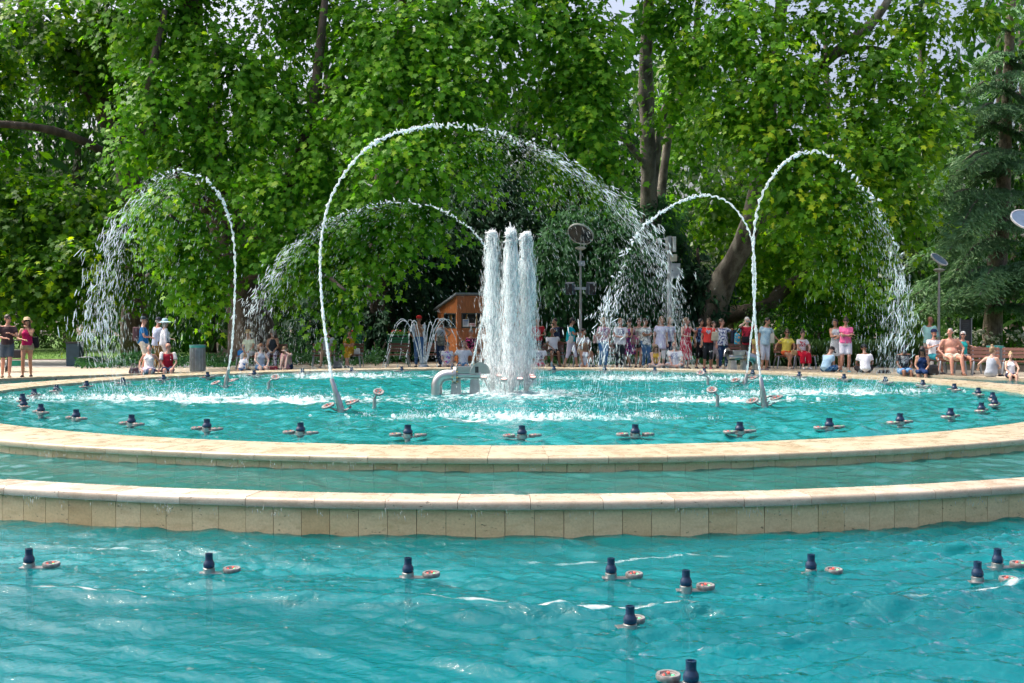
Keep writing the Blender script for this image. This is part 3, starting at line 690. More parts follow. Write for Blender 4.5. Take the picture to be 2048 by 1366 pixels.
# ivy beds on both sides
def bed(name, label, pts, h, mat, seed, n, leaf=.12, T0=OVAL):
    rs = np.random.default_rng(seed); P = []
    A = [Vector(p) for p in pts]
    u = rs.random((n, 2)); p = np.array([[(A[0] * (1 - a) + A[1] * a) * (1 - b_) + (A[3] * (1 - a) + A[2] * a) * b_ for a, b_ in [uu]][0][:] for uu in u])
    p[:, 2] = rs.random(n) ** .6 * h * (.6 + .5 * np.sin(p[:, 0] * 2.3) * np.sin(p[:, 0] * .9 + 1)); 
    N = rs.normal(size=(n, 3)) * .5 + np.array([0, -.3, .7]); T = rs.normal(size=(n, 3)) * .7 + np.array([0, -.4, -.2])
    o = leaves(name, p, N, T, leaf * rs.uniform(.7, 1.3, n), rs.random(n), T0, mat, None)
    tag(o, label, 'ground cover'); return o
bed('ivy_bed', 'low ivy bed along the path on the left', [g(150, 738), g(760, 732), g(760, 722), g(150, 728)], .55, m_ivy, 80, 9000)
bed('ivy_bed', 'low ivy bed under the trees behind the standing visitors', [g(1080, 731), g(1520, 729), g(1520, 717), g(1080, 720)], .5, m_ivy, 81, 7000)
def blades(name, label, pts, n, h, seed, mat=m_grassb):
    rs = np.random.default_rng(seed); A = [np.array(p) for p in pts]
    u, v = rs.random((2, n, 1)); p = (A[0] * (1 - u) + A[1] * u) * (1 - v) + (A[3] * (1 - u) + A[2] * u) * v; p[:, 2] = h * .42
    T = rs.normal(size=(n, 3)) * .38 + np.array([0, 0, 1]); N = rs.normal(size=(n, 3)) + np.array([0, -.6, .2])
    T0 = tmpl([(-.012, -.5), (.012, -.5), (.018, 0), (0, .5), (-.018, 0)], .1, .35)
    o = leaves(name, p, N, T, h * rs.uniform(.6, 1.2, n), rs.random(n), T0, mat, None); tag(o, label, 'grass')
blades('tall_grass', 'tall ornamental grass strip behind the seated visitors on the right', [g(1500, 732), g(1850, 734), g(1850, 722), g(1500, 722)], 12000, .95, 83)
blades('lawn_grass', 'short sunlit lawn grass on the left', [g(-100, 719), g(200, 719), g(200, 700), g(-100, 700)], 6000, .10, 84, m_shrub)
blades('lawn_grass', 'short lawn grass behind the benches on the right', [g(1850, 729), g(2100, 731), g(2100, 712), g(1850, 712)], 6000, .12, 85)
# hydrangeas
for i, (x, lab) in enumerate([(1915, 'white hydrangea right of the information board'), (1960, 'white hydrangea left of the cedar trunk'), (2025, 'white hydrangea right of the cedar trunk')]):
    c = px_clumps([(x, 690, 34, 26, 47)]); root, b_ = shrub('hydrangea', lab, c, m_shrub, 90 + i, 130, .15, 'shrub', 'hydrangeas')
    rs = np.random.default_rng(95 + i); cc, rr = np.array(c[0][0]), np.array(c[0][1])
    for q in range(26):
        u = nz(rs.normal(size=3)); u[2] = abs(u[2]) * .9 + .1; u[1] = -abs(u[1])
        p = cc + u * rr * 1.08 - np.array(b_); fl = MB()
        for s_ in range(9):
            v = nz(rs.normal(size=3)); fl.add(*s_ell(p + v * .055, (.035, .035, .03), None, 5, 3))
        fl.build('flower_head', m_flower, root, 180)
# --- cedar on the right
def cedar():
    d0 = 47.5; b = at(1985, 715, d0); b.z = 0; rs = np.random.default_rng(40)
    root = empty('cedar_tree', b, 0, 'cedar with layered drooping branches at the right edge', 'tree')
    sh = lambda p: Vector(p) - b
    MB().add(*limb([sh(b), sh(at(1986, 640, d0)), sh(at(2000, 500, d0)), sh(at(2010, 300, d0)), sh(at(2020, 60, d0)), sh(at(2030, -120, d0))], .42, .14, 12)).build('trunk', m_barkc, root, 180)
    Br = [(1990, 560, 1830, 590, 44), (1995, 570, 1840, 625, 45), (2000, 545, 1890, 610, 43), (2000, 590, 1930, 615, 44), (2000, 615, 2100, 655, 44), (2010, 570, 2130, 615, 43), (2000, 500, 1830, 520, 45), (2000, 400, 1835, 440, 43.5), (2005, 380, 1900, 500, 43),
          (2005, 430, 1930, 470, 43), (2010, 330, 1930, 340, 44), (2010, 260, 1850, 250, 44), (2010, 230, 1940, 240, 44), (2015, 180, 1930, 190, 45), (2015, 330, 2120, 380, 43), (2015, 230, 2120, 260, 43), (2020, 120, 1960, 130, 45), (2020, 60, 1970, 60, 46), (2010, 450, 2110, 500, 43),
          (2010, 540, 2110, 570, 43), (2000, 350, 1870, 330, 46), (2020, 20, 2100, 60, 45), (2005, 480, 1900, 560, 44), (2000, 560, 1960, 590, 42.5), (2000, 300, 1880, 390, 44), (2010, 150, 2100, 190, 44)]
    for q in range(9):
        y0 = rs.uniform(60, 520); x1 = 2005 - rs.choice([-1, 1], p=[.4, .6]) * rs.uniform(50, 60 + .24 * y0); Br.append((2005 - (y0 - 300) * .04, y0, x1, y0 + rs.uniform(0, 60), rs.uniform(45.5, 50)))
    P = []; N = []; T = []; S = []; G = []
    for k, (x0, y0, x1, y1, d1) in enumerate(Br):
        a, e = np.array(at(x0, y0, d0)), np.array(at(x1, y1, d1)); L = np.linalg.norm(e - a)
        mid = (a + e) / 2 + np.array([0, 0, .12 * L]); MB().add(*limb([sh(a), sh(mid), sh(e)], .09, .015, 6, seed=k, n=8)).build('branch', m_barkc, root, 180)
        dirn = nz(e - a); side = nz(np.cross(dirn, [0, 0, 1]))
        n = int(640 * L)
        t = rs.random(n) ** .8; sd = rs.normal(size=n) * .14 * L * (1.05 - t * .75)
        q = 4 * t * (1 - t); pos = a[None] + (e - a)[None] * t[:, None] + side[None] * sd[:, None]
        pos[:, 2] += .12 * L * q - .22 * np.abs(sd) - rs.random(n) ** 2.2 * .30 * (.4 + t) + .04 * np.sin(sd * 14)
        P.append(pos); tip = side[None] * np.sign(sd)[:, None] * .6 + dirn[None] * .7 + np.array([0, 0, -.28]) + rs.normal(size=(n, 3)) * .3
        T.append(tip); N.append(rs.normal(size=(n, 3)) * .5 + np.array([0, -.3, .8])); S.append(rs.uniform(.15, .32, n)); G.append(.35 * rs.random(n) + .65 * np.clip(t * .8 + .2 * rs.random(n), 0, 1))
    P, N, T, S, G = map(np.concatenate, (P, N, T, S, G))
    leaves('needles', P - np.array(b), N, T, S, G, NEEDLE, m_cedar, root)
cedar()
# ================================================================== fountain fittings
m_steel = M('stainless_steel', (.42, .43, .43), .28, 1.0, .12, 5, .001, 120)
m_steel_d = M('dull_steel', (.35, .36, .36), .4, 1.0, .2, 8)
m_navy = M('navy_plastic', (.007, .028, .07), .25, 0, .2, 12)
m_ringm = M('limescaled_ring', (.24, .235, .23), .45, .5, .4, 30)
m_led = EM('red_led', (1.0, .10, .07), .15)
m_ledg = EM('green_led', (.1, 1.0, .3), .2)
m_glass_d = M('lamp_glass', (.06, .08, .08), .15, 0, .2)
m_pink = EM('pink_lamp', (1.0, .33, .28), 3.0)
m_alu = M('grey_metal', (.34, .37, .40), .42, .7, .15)
m_white = M('white_paint', (.72, .73, .74), .5)
m_black = M('black_plastic', (.02, .021, .024), .45)

def light_ring(parent, loc, tilt=(0, 0, 0), r=.072, leds=3, seed=0, mats=None):
    """flat underwater spotlight: steel ring, glass, LEDs"""
    rs = random.Random(seed)
    o = MB().add(*s_lathe([(r * .55, -.018), (r * .95, -.016), (r, -.004), (r, .004), (r * .93, .012), (r * .68, .012), (r * .64, .004), (r * .55, .003), (r * .55, -.018)], 18)).build('spotlight', m_ringm, parent, 40, loc)
    o.rotation_euler = tilt
    MB().add(*s_lathe([(r * .1, -.012), (r * .66, -.012), (r * .66, .003), (r * .02, .004)], 14)).build('lens', m_glass_d, o, 40)
    a0 = rs.uniform(0, 6)
    for k in range(leds):
        a = a0 + k * 2 * math.pi / leds
        MB().add(*s_ell((r * .42 * math.cos(a), r * .42 * math.sin(a), .007), (.008, .008, .006), None, 8, 4)).build('led', (mats or [m_led])[k % len(mats or [1])], o, 180)
    return o
_bodyp = [(.036, 0), (.047, .004), (.050, .02), (.046, .034), (.036, .048), (.033, .056), (.033, .092), (.034, .097), (.024, .098), (.022, .088)]
def nozzle(label, group, loc, rz, lights, bs=1.0):
    root = empty('fountain_nozzle', loc, rz, label, 'nozzle', group)
    MB().add(*s_lathe([(r * bs, z) for r, z in _bodyp], 16)).build('nozzle_body', m_navy, root, 45)
    MB().add(*s_lathe([(.030 * bs, -.40), (.030 * bs, -.06), (.050 * bs, -.05), (.052 * bs, -.004), (.046 * bs, -.001)], 14)).build('riser', m_steel_d, root, 40)
    pl = MB(); xs = [l[0] for l in lights]; x0, x1 = min(xs + [-.06]), max(xs + [.06])
    pl.add(*s_cbox(((x0 + x1) / 2, sum(l[1] for l in lights) / max(1, len(lights)) * .5, -.035), ((x1 - x0) / 2, .035, .004), .002)); pl.build('bracket', m_steel_d, root)
    for k, (x, y) in enumerate(lights): light_ring(root, (x, y, -.012), (random.Random(k).uniform(-.06, .06), random.Random(k + 9).uniform(-.05, .05), 0), .068 * (.5 + .5 * bs) / 1.0, 3, k + 3, [m_led, m_led, m_ledg])
    return root
proto = None
NZ_A0 = 0.0205
for i in range(40):
    a = i * R_(9) + NZ_A0
    loc = (CX + 8.144 * math.sin(a), CY - 8.144 * math.cos(a), .415)
    k = i if i <= 20 else i - 40
    ORD = ['', 'first', 'second', 'third', 'fourth', 'fifth', 'sixth', 'seventh', 'eighth', 'ninth', 'tenth', 'eleventh', 'twelfth', 'thirteenth', 'fourteenth']
    sd = 'right' if k > 0 else 'left'
    if k == 0: lab = 'middle navy nozzle of the near row in the upper pool'
    elif abs(k) == 20: lab = 'farthest navy nozzle, behind the three water columns'
    elif abs(k) <= 6: lab = '%s navy nozzle %s of the middle one in the near row' % (ORD[abs(k)], sd)
    elif abs(k) <= 13: lab = '%s navy nozzle, counted from the front, at the %s end of the upper pool' % (ORD[abs(k) - 6], sd)
    else: lab = '%s small navy nozzle %s of the farthest one in the far row' % (ORD[20 - abs(k)], sd)
    if proto is None:
        proto = nozzle(lab, 'nozzle ring of the upper pool', loc, a, [(-.145, .0), (.147, -.0)], 1.12); o = proto
    else:
        o = copy_tree(proto); o.location = loc; o['label'] = lab
    o.rotation_euler = (0, 0, a + random.Random(i).uniform(-.12, .12))
for px, py, rz, L, lab in [
    (58, 1118, 0, [(.155, .0)], 'navy nozzle with one spotlight at the left end of the outer pool'),
    (418, 1128, 0, [(.155, .0)], 'navy nozzle with one spotlight, second from the left in the outer pool'),
    (816, 1137, 0, [(.155, .0)], 'navy nozzle with one spotlight, third from the left in the outer pool'),
    (1222, 1138, 0, [(.155, .0)], 'navy nozzle with one spotlight near the middle, close under the slab wall'),
    (1622, 1130, 0, [(.155, .0)], 'navy nozzle with one spotlight, right of the middle close under the slab wall'),
    (1995, 1118, .1, [(.155, .0)], 'navy nozzle farthest right in the outer pool, cut by the frame edge'),
    (1372, 1163, 0, [(.13, .03)], 'navy nozzle standing a little nearer than the row under the slab wall'),
    (1955, 1145, 0, [(.19, -.03)], 'navy nozzle just left of and nearer than the rightmost one'),
    (1260, 1238, .2, [(.07, .13)], 'navy nozzle with its spotlight behind it, in the open water of the outer pool'),
    (1382, 1352, 0, [(-.09, .12)], 'nearest navy nozzle at the bottom edge with its spotlight behind it')]:
    nozzle(lab, 'nozzles of the outer pool', ground_at(px, py, .028), rz, L, .78).location.z = .004
for px, py, lab in [(112, 769, 'tiny nozzle beyond the inner rim near the seated couple on the left'), (95, 772, 'tiny nozzle beyond the inner rim nearest the left edge')]:
    nozzle(lab, 'nozzles of the outer pool', ground_at(px, py - 4, .04), 0, [(.15, 0)])

# --- arching jet nozzles
def pix_on(px, py, depth): return at(px, py, depth)
JETS = {  # water foot pixel, pipe top pixel
    'front left': ((683, 822), (663, 757), 16.7), 'left': ((451, 774), (457, 738), 22.6), 'front right': ((1529, 812), (1521, 755), 17.7),
    'right': ((1489, 766), (1494, 745), 23.6), 'back': ((936, 757), (944, 728), 26.0)}
for nm, (w0, w1, d) in JETS.items():
    p0, p1 = at(*w0, d), at(*w1, d); root = empty('jet_nozzle', (p0.x, p0.y, ZU), 0, 'steel jet pipe with spotlights at the foot of the %s water arch' % nm, 'nozzle', 'swivelling jet nozzles')
    v = p1 - p0; b0 = np.array([0, 0, -.3]); m0 = np.array(v) * .05; m1 = np.array(v) * .52; m2 = np.array(v)
    MB().add(*s_tube([b0, m0], .05, 12)).add(*s_tube([m0, m1], [.052, .046], 12)).build('base_pipe', m_steel, root, 40)
    MB().add(*s_tube([m1 * .98, m2 * .995, m2], [.038, .032, .030], 12)).add(*s_tube([m1 * .98, m1 * 1.02], .05, 12)).build('nozzle_pipe', m_steel, root, 40)
    for k, (dx, dy, tx, ty) in enumerate([(-.19, -.02, .25, -.30), (.17, -.06, .12, -.32), (.12, .2, -.1, -.15)]):
        light_ring(root, (dx, dy, .085 + .05 * (dx > 0)), (tx, ty, 0), .10, 4, k, [m_led, m_led])
        MB().add(*s_tube([(dx * .9, dy * .9, .06), (dx * .5, dy * .5, .02), (0, 0, .0)], .012, 6)).build('light_arm', m_steel_d, root, 180)
# --- stub posts with one tilted spotlight
for k, (px, py, d, sx, lab) in enumerate([(537, 778, 21.9, .13, 'stub post with a tilted spotlight left of the middle, farther back'), (748, 815, 17.5, .07, 'stub post with a tilted spotlight left of the steel elbow pipe'),
                                          (1415, 768, 23.6, -.14, 'stub post with a tilted spotlight in front of the far right splash'), (1434, 808, 18.0, -.08, 'stub post with a spotlight washed by water left of the front right jet')]):
    p = at(px, py, d); root = empty('light_post', (p.x, p.y, ZU), 0, lab, 'spotlight', 'tilted pool spotlights')
    MB().add(*s_tube([(0, 0, -.3), (.01, 0, .14)], .028, 12)).build('post', m_steel_d, root, 40)
    MB().add(*s_tube([(.01, 0, .14), (sx * .4, 0, .18), (sx, 0, .21)], .014, 8)).build('arm', m_steel_d, root, 180)
    light_ring(root, (sx, 0, .23), (.55, .15 if sx > 0 else -.15, 0), .085, 3, 20 + k)
# --- three column nozzles in the middle
cent = empty('column_nozzle_cluster', (CX, CY, ZU), 0, 'steel tubes and pink lit lamps at the foot of the three water columns', 'nozzle')
COLS = [(985, 735, .3, 21.25), (1022, 742, 0, 20.8), (1053, 736, 0, 21.1)]
for px, py, _, d in COLS:
    p = at(px, py, d) - Vector((CX, CY, ZU))
    MB().add(*s_tube([(p.x, p.y, -.3), (p.x, p.y, p.z * .55), (p.x, p.y, p.z)], [.05, .05, .042], 14)).add(*s_lathe([(.05, p.z * .30), (.075, p.z * .30), (.075, p.z * .36), (.05, p.z * .36)], 14), T=xf((p.x, p.y, 0))).build('column_tube', m_steel, cent, 40)
for k, (px, py, d) in enumerate([(968, 754, 21.0), (998, 751, 21.3), (1008, 758, 20.6), (1040, 757, 20.6), (1066, 754, 20.9), (1062, 750, 21.4)]):
    p = at(px, py, d) - Vector((CX, CY, ZU))
    MB().add(*s_lathe([(.03, p.z - .05), (.06, p.z - .03), (.065, p.z - .005), (.055, p.z)], 12), T=xf((p.x, p.y, 0))).build('lamp_housing', m_steel_d, cent, 40)
    MB().add(*s_ell((p.x, p.y, p.z + .004), (.045, .045, .012), None, 10, 5)).build('lamp', m_pink, cent, 180)
    MB().add(*s_tube([(p.x, p.y, p.z - .04), (p.x * .75, p.y * .75, .02), (p.x * .6, p.y * .6, -.25)], .012, 6)).build('lamp_arm', m_steel_d, cent, 180)
# --- steel elbow pipe machines
m_brass = M('brass_bolt', (.45, .32, .12), .35, .9)
def elbow(label, loc, rz, s=1.0):
    root = empty('elbow_pipe', loc, rz, label, 'pipe', 'steel elbow pipes'); root.scale = (s, s, s)
    a = np.linspace(0, math.pi / 2, 14); Rb = .19
    arc = [(-.27 + Rb - Rb * math.cos(t) * 1.0, 0, .12 + Rb * math.sin(t)) for t in a]
    MB().add(*s_tube([(-.27, 0, -.3), (-.27, 0, .1)] + arc + [(.02, 0, .31)], .093, 24)).build('bend', m_steel, root, 50)
    MB().add(*s_lathe([(.09, -.025), (.15, -.025), (.15, -.002), (.143, -.0005), (.143, .0005), (.15, .002), (.15, .025), (.09, .025)], 28), T=xf((.04, 0, .31), (0, math.pi / 2, 0))).build('flange', m_steel, root, 40)
    for k in range(8):
        t = k * math.pi / 4 + .3; y, z = .122 * math.cos(t), .122 * math.sin(t)
        MB().add(*s_tube([(-.005, y, .31 + z), (.095, y, .31 + z)], .013, 6)).build('bolt', m_brass, root)
    MB().add(*s_tube([(.06, 0, .31), (.46, 0, .31)], .06, 20)).build('pipe', m_steel, root, 50)
    MB().add(*s_cbox((.22, 0, .40), (.14, .085, .055), .01)).build('valve_box', m_steel, root)
    MB().add(*s_box((.38, -.03, .40), (.05, .06, .05))).build('slot', m_black, root)
    MB().add(*s_lathe([(.0, -.006), (.19, -.006), (.19, .006), (.0, .006)], 24, 0, math.pi), T=xf((.45, -.03, .33), (math.pi / 2, 0, R_(35)))).build('half_disc', m_steel, root, 40)
    for x in (.05, .36):
        V, F = s_box((x, .02, .02), (.1, .07, .22)); V[V[:, 2] > 0] = (V[V[:, 2] > 0] - [x, .02, 0]) * [.68, .8, 1] + [x, .02, 0]
        MB().add(V, F).build('pedestal', m_steel_d, root)
    return root
p = at(906, 786, 20.6); elbow('large steel elbow pipe with bolted flange left of the three water columns', (p.x, p.y, ZU), R_(-4), 1.08)
p = at(1492, 757, 29.6); elbow('smaller steel elbow pipe near the far rim behind the right jet', (p.x, p.y, ZU), R_(200), 1.15)
# --- star fountain pedestal
p = ring_at(847, 15.6); p.z = ZO
star = empty('spray_pedestal', p, 0, 'low grey pedestal of the small star shaped fountain left of the kiosk', 'pedestal')
MB().add(*s_lathe([(.30, -.4), (.30, .10), (.17, .13), (.155, .26), (.10, .28), (.05, .28)], 20)).build('base', m_alu, star, 40)
for k in range(9):
    a = k * 2 * math.pi / 9; MB().add(*s_tube([(.09 * math.cos(a), .09 * math.sin(a), .27), (.11 * math.cos(a), .11 * math.sin(a), .33)], .012, 8)).build('tip', m_steel, star, 40)
STAR = p

# ================================================================== park furniture
m_slat = M('bench_wood', (.17, .075, .05), .5, var=.3, scale=4, bump=.002, bscale=60, rnd=.25)
m_frame = M('bench_frame', (.30, .34, .38), .45, .5)
def bench_proto():
    root = empty('park_bench', (0, 0, 0)); W = .40
    for z, y in ((.56, .22), (.67, .25), (.78, .28)):
        o = MB().add(*s_cbox((0, 0, 0), (W, .014, .046), .006)).build('back_slat', m_slat, root, None, (0, y, z)); o.rotation_euler = (R_(-14), 0, 0)
    for k in range(4): MB().add(*s_cbox((0, 0, 0), (W, .046, .014), .006)).build('seat_slat', m_slat, root, None, (0, -.24 + .115 * k, .445 - .012 * k))
    for s in (-1, 1):
        x = s * (W - .06)
        MB().add(*s_tube([(x + s * .05, -.30, 0), (x + s * .02, -.31, .25), (x, -.29, .41), (x, -.15, .425), (x, .16, .385), (x, .215, .48), (x, .30, .84)], [.022, .026, .028, .024, .024, .022, .018], 8)).build('side_frame', m_frame, root, 60)
        MB().add(*s_tube([(x, .14, .39), (x + s * .03, .24, .2), (x + s * .05, .30, 0)], [.025, .022, .02], 8)).build('leg', m_frame, root, 60)
    MB().add(*s_tube([(-W + .06, .1, .385), (W - .06, .1, .385)], .014, 6)).build('cross_bar', m_frame, root)
    return root
BENCH = [(499, 19.9, 0, 'bench under the woman in the straw hat, by the plane trunk'), (548, 19.9, 0, 'bench under the woman in patterned trousers'), (648, 20.0, 6, 'bench under the man in the lavender shirt'), (702, 20.0, -4, 'bench under the woman in yellow'),
         (797, 20.3, 0, 'empty bench in front of the green planter'), (868, 20.2, -8, 'bench beside the woman in the grey tank top'), (941, 20.2, 0, 'bench in front of the kiosk under the woman with the headband'), (1106, 19.9, 0, 'bench under the man in the white polo shirt'),
         (1163, 19.9, 12, 'bench under the man with sunglasses on his head'), (1228, 20.4, 0, 'bench behind the blonde woman in jeans'), (1462, 20.4, -6, 'empty bench behind the woman in the patterned blouse'), (1514, 20.6, 0, 'bench behind the woman photographing'), (1574, 20.6, 0, 'bench under the woman in the yellow top'),
         (1604, 20.7, 5, 'bench under the girl in the red skirt'), (1866, 19.7, -25, 'bench under the man in the navy cap'), (1903, 19.2, -12, 'bench under the shirtless man'), (1936, 20.4, -20, 'bench under the grey haired woman in teal'), (1972, 19.6, -18, 'empty bench right of the shirtless man'), (2034, 19.9, -25, 'bench cut by the right edge of the photo')]
bp = bench_proto()
for i, (px, r, yaw, lab) in enumerate(BENCH):
    o = bp if i == 0 else copy_tree(bp); q = ring_at(px, r); o.location = (q.x, q.y, .004)
    o.rotation_euler = (0, 0, R_(yaw)); tag(o, lab, 'bench', 'park benches along the path')
# far white framed bench on the left
fb = empty('garden_bench', ground_at(92, 667), 0, 'wooden bench with white frame far beyond the lawn on the left', 'bench')
for z in (.55, .7, .85, 1.0): MB().add(*s_cbox((.6, .1, z), (.95, .02, .06), .008)).build('back_slat', m_slat, fb)
for y in (-.3, -.15, 0): MB().add(*s_cbox((.6, y, .46), (.95, .06, .02), .008)).build('seat_slat', m_slat, fb)
for x in (-.38, 1.58):
    MB().add(*s_box((x, .12, .55), (.035, .035, .55))).build('leg', m_white, fb); MB().add(*s_box((x, -.32, .22), (.035, .035, .22))).build('leg', m_white, fb); MB().add(*s_box((x, -.1, .42), (.03, .2, .02))).build('rail', m_white, fb)
# bins
def bin_(px, r, top, label, dia=.25, band=(.05, .35, .30)):
    q = ring_at(px, r); root = empty('litter_bin', (q.x, q.y, 0), 0, label, 'bin', 'round litter bins')
    MB().add(*s_lathe([(dia * .96, 0), (dia, .02), (dia, top - .02), (dia * 1.02, top - .015), (dia * 1.02, top), (dia * .92, top), (dia * .9, top - .2)], 22)).build('body', M('bin_grey', (.17, .22, .24), .45, .3, .25, 3), root, 40)
    MB().add(*s_lathe([(dia * 1.015, top - .09), (dia * 1.03, top - .07), (dia * 1.03, top - .03), (dia * 1.01, top - .005)], 22)).build('bag_edge', M('bag_green', band, .5), root, 60)
    for k in range(5): MB().add(*s_cbox((dia * math.sin(-.9 + k * .45) * 1.0, -dia * math.cos(-.9 + k * .45), .38), (.006, .006, .34), .002)).build('rib', m_frame, root)
bin_(395, 18.9, .86, 'grey round litter bin beside the seated man in red and white')
bin_(1990, 21.6, .86, 'grey round litter bin behind the girl with the hair bun')
q = ground_at(150, 733); root = empty('waste_box', q, 0, 'dark square waste box beside the left lawn path', 'bin')
MB().add(*s_cbox((0, 0, .42), (.24, .2, .40), .02)).build('body', M('dark_teal_metal', (.015, .05, .07), .5), root); MB().add(*s_cbox((0, 0, .85), (.26, .22, .03), .01)).build('lid', m_black, root)
root = empty('low_rail', ground_at(173, 734), 0, 'low bent metal rail beside the dark waste box', 'rail')
for x in (0, .55): MB().add(*s_tube([(x, 0, 0), (x, 0, .55)], .02, 8)).build('post', m_alu, root)
MB().add(*s_tube([(-.3, 0, .32), (.1, 0, .36), (.3, 0, .3), (.55, 0, .0)], .02, 8)).build('bar', m_alu, root, 180)
# planters
m_green = M('planter_green', (.015, .17, .08), .5, var=.2)
for px, r, w_, lab in [(797, 22.4, .36, 'green slatted planter with red flowers behind the empty bench'), (708, 22.6, .25, 'green slatted planter half hidden behind the woman in yellow')]:
    q = ring_at(px, r); root = empty('planter_box', (q.x, q.y, 0), 0, lab, 'planter', 'green planters')
    for k in range(6): MB().add(*s_cbox((0, -.2, .52 + .09 * k), (w_, .012, .036), .004)).build('slat', m_green, root)
    for s in (-1, 1):
        MB().add(*s_cbox((s * w_, -.19, .55), (.03, .03, .55), .005)).build('post', m_green, root); MB().add(*s_cbox((s * w_, .19, .55), (.03, .03, .55), .005)).build('post', m_green, root)
    MB().add(*s_cbox((0, 0, 1.08), (w_ + .06, .26, .02), .005)).build('rim', m_green, root)
    MB().add(*s_box((0, 0, .8), (w_ - .02, .17, .25))).build('liner', m_black, root)
    rs = np.random.default_rng(int(px)); n = 160
    leaves('plants', rs.normal(size=(n, 3)) * [.16, .1, .05] + [0, 0, 1.15], rs.normal(size=(n, 3)) + [0, 0, 1], rs.normal(size=(n, 3)) + [0, 0, .3], np.full(n, .09), rs.random(n), OVAL, m_shrub, root)
    for k in range(9): MB().add(*s_ell((rs.uniform(-.25, .25), rs.uniform(-.15, .05), 1.2 + rs.uniform(0, .06)), (.03, .03, .025), None, 7, 5)).build('flower', M('red_flower', (.55, .04, .02), .6), root, 180)
# --- wooden kiosk
def ply(name, col):
    t = NT(name); v = t.mapped((6, 6, 1.2), (0, R_(90), 0)); n = t.noise(v, 3, 6, .6); oi = t.n('ObjectInfo').outputs['Random']
    c = t.mix(1, col, t.ramp(n, [(.3, .7), (.7, 1.25)]), 'MULTIPLY'); c = t.mix(1, c, t.ramp(oi, [(0, .9), (1, 1.1)]), 'MULTIPLY')
    t.l(c, t.p.inputs['Base Color']); t.p.inputs['Roughness'].default_value = .45; t.bump(n, .002); return t.m
m_ply = ply('orange_plywood', (.40, .14, .045)); m_ply_l = ply('pale_timber', (.55, .36, .14))
m_dframe = M('dark_window_frame', (.03, .05, .06), .4); m_wglass = M('dark_glass', (.012, .02, .024), .05, spec=.6)
q = at(915, 727, 43.6); kr = empty('wooden_kiosk', (q.x, q.y, 0), R_(23), 'orange plywood kiosk with a slanted roof behind the three water columns', 'kiosk')
L, Dp, Hf, Hb = 3.1, 2.2, 2.56, 2.05
def panel(x0, x1, z0, z1, face, ztop=None):
    gp = .004; t_ = .015
    if face == 'front': V, F = s_cbox(((x0 + x1) / 2, 0, (z0 + z1) / 2), ((x1 - x0) / 2 - gp, t_, (z1 - z0) / 2 - gp), .003)
    else:
        V, F = s_box((0, (x0 + x1) / 2, (z0 + z1) / 2), (t_, (x1 - x0) / 2 - gp, (z1 - z0) / 2 - gp))
        if ztop is not None:
            for v in V:
                if v[2] > z1 - .05: v[2] = ztop(v[1]) - gp
    MB().add(V, F).build('panel', m_ply, kr)
rt = lambda y: Hf - (Hf - Hb) * y / Dp
for x0, x1 in ((0.02, 1.5), (1.5, 3.1)): panel(x0, x1, .1, 1.34, 'front'); panel(x0, x1, 1.90, Hf, 'front')
panel(.02, .16, 1.34, 1.90, 'front'); panel(1.62, 3.1, 1.34, 1.90, 'front')
for y0, y1 in ((.02, 1.1), (1.1, 2.2)): panel(y0, y1, .1, 1.34, 'side'); panel(y0, y1, 1.90, 2.1, 'side', rt)
panel(.02, .14, 1.34, 1.90, 'side'); panel(1.45, 2.2, 1.34, 1.90, 'side')
MB().add(*s_box((.0, 0, 1.27), (.03, .03, 1.27))).build('corner_post', m_ply, kr)
MB().add(*s_box((L / 2 + .02, Dp / 2 + .02, .05), (L / 2, Dp / 2, .05))).build('plinth', m_kerb, kr)
for (x0, x1), f in (((.16, 1.62), 'f'), ((.14, 1.45), 's')):
    wnd = MB()
    for a_, b_, c_, d_ in ((x0, x1, 1.34, 1.39), (x0, x1, 1.86, 1.90), (x0, x0 + .04, 1.34, 1.9), (x1 - .04, x1, 1.34, 1.9), ((x0 + x1) / 2 + .1, (x0 + x1) / 2 + .14, 1.39, 1.86)):
        wnd.add(*(s_box(((a_ + b_) / 2, -.012, (c_ + d_) / 2), ((b_ - a_) / 2, .022, (d_ - c_) / 2)) if f == 'f' else s_box((-.012, (a_ + b_) / 2, (c_ + d_) / 2), (.022, (b_ - a_) / 2, (d_ - c_) / 2))))
    o = wnd.build('window', m_dframe, kr)
    MB().add(*(s_box(((x0 + x1) / 2, .05, 1.62), ((x1 - x0) / 2 - .01, .004, .25)) if f == 'f' else s_box((.05, (x0 + x1) / 2, 1.62), (.004, (x1 - x0) / 2 - .01, .25)))).build('pane', m_wglass, o)
    for t0 in (.12, .62, .8): MB().add(*(s_tube([(x0 + t0, .03, 1.39), (x0 + t0 + (.12 if t0 < .2 else 0), .03, 1.86)], .025, 4) if f == 'f' else s_tube([(.03, x0 + t0, 1.39), (.03, x0 + t0, 1.86)], .02, 4))).build('timber', m_ply_l, o)
rf = MB(); V, F = s_box((L / 2, Dp / 2, 0), (L / 2 + .12, Dp / 2 + .14, .035)); V[:, 2] += np.array([rt(v[1]) for v in V]) + .045; rf.add(V, F); rf.build('roof', M('roof_sheet', (.20, .25, .29), .5, .2), kr)
m_paper = M('paper', (.75, .77, .80), .8); m_pblue = M('paper_blue', (.10, .22, .55), .8); m_ppink = M('paper_pink', (.75, .55, .58), .8)
o = MB().add(*s_box((.32, -.03, 1.53), (.13, .002, .14))).build('notice', m_paper, kr); MB().add(*s_box((.32, -.035, 1.61), (.10, .002, .022))).build('print', m_pblue, o)
for k in range(4): MB().add(*s_box((.32, -.035, 1.55 - .03 * k), (.10, .001, .005))).build('print', m_pblue, o)
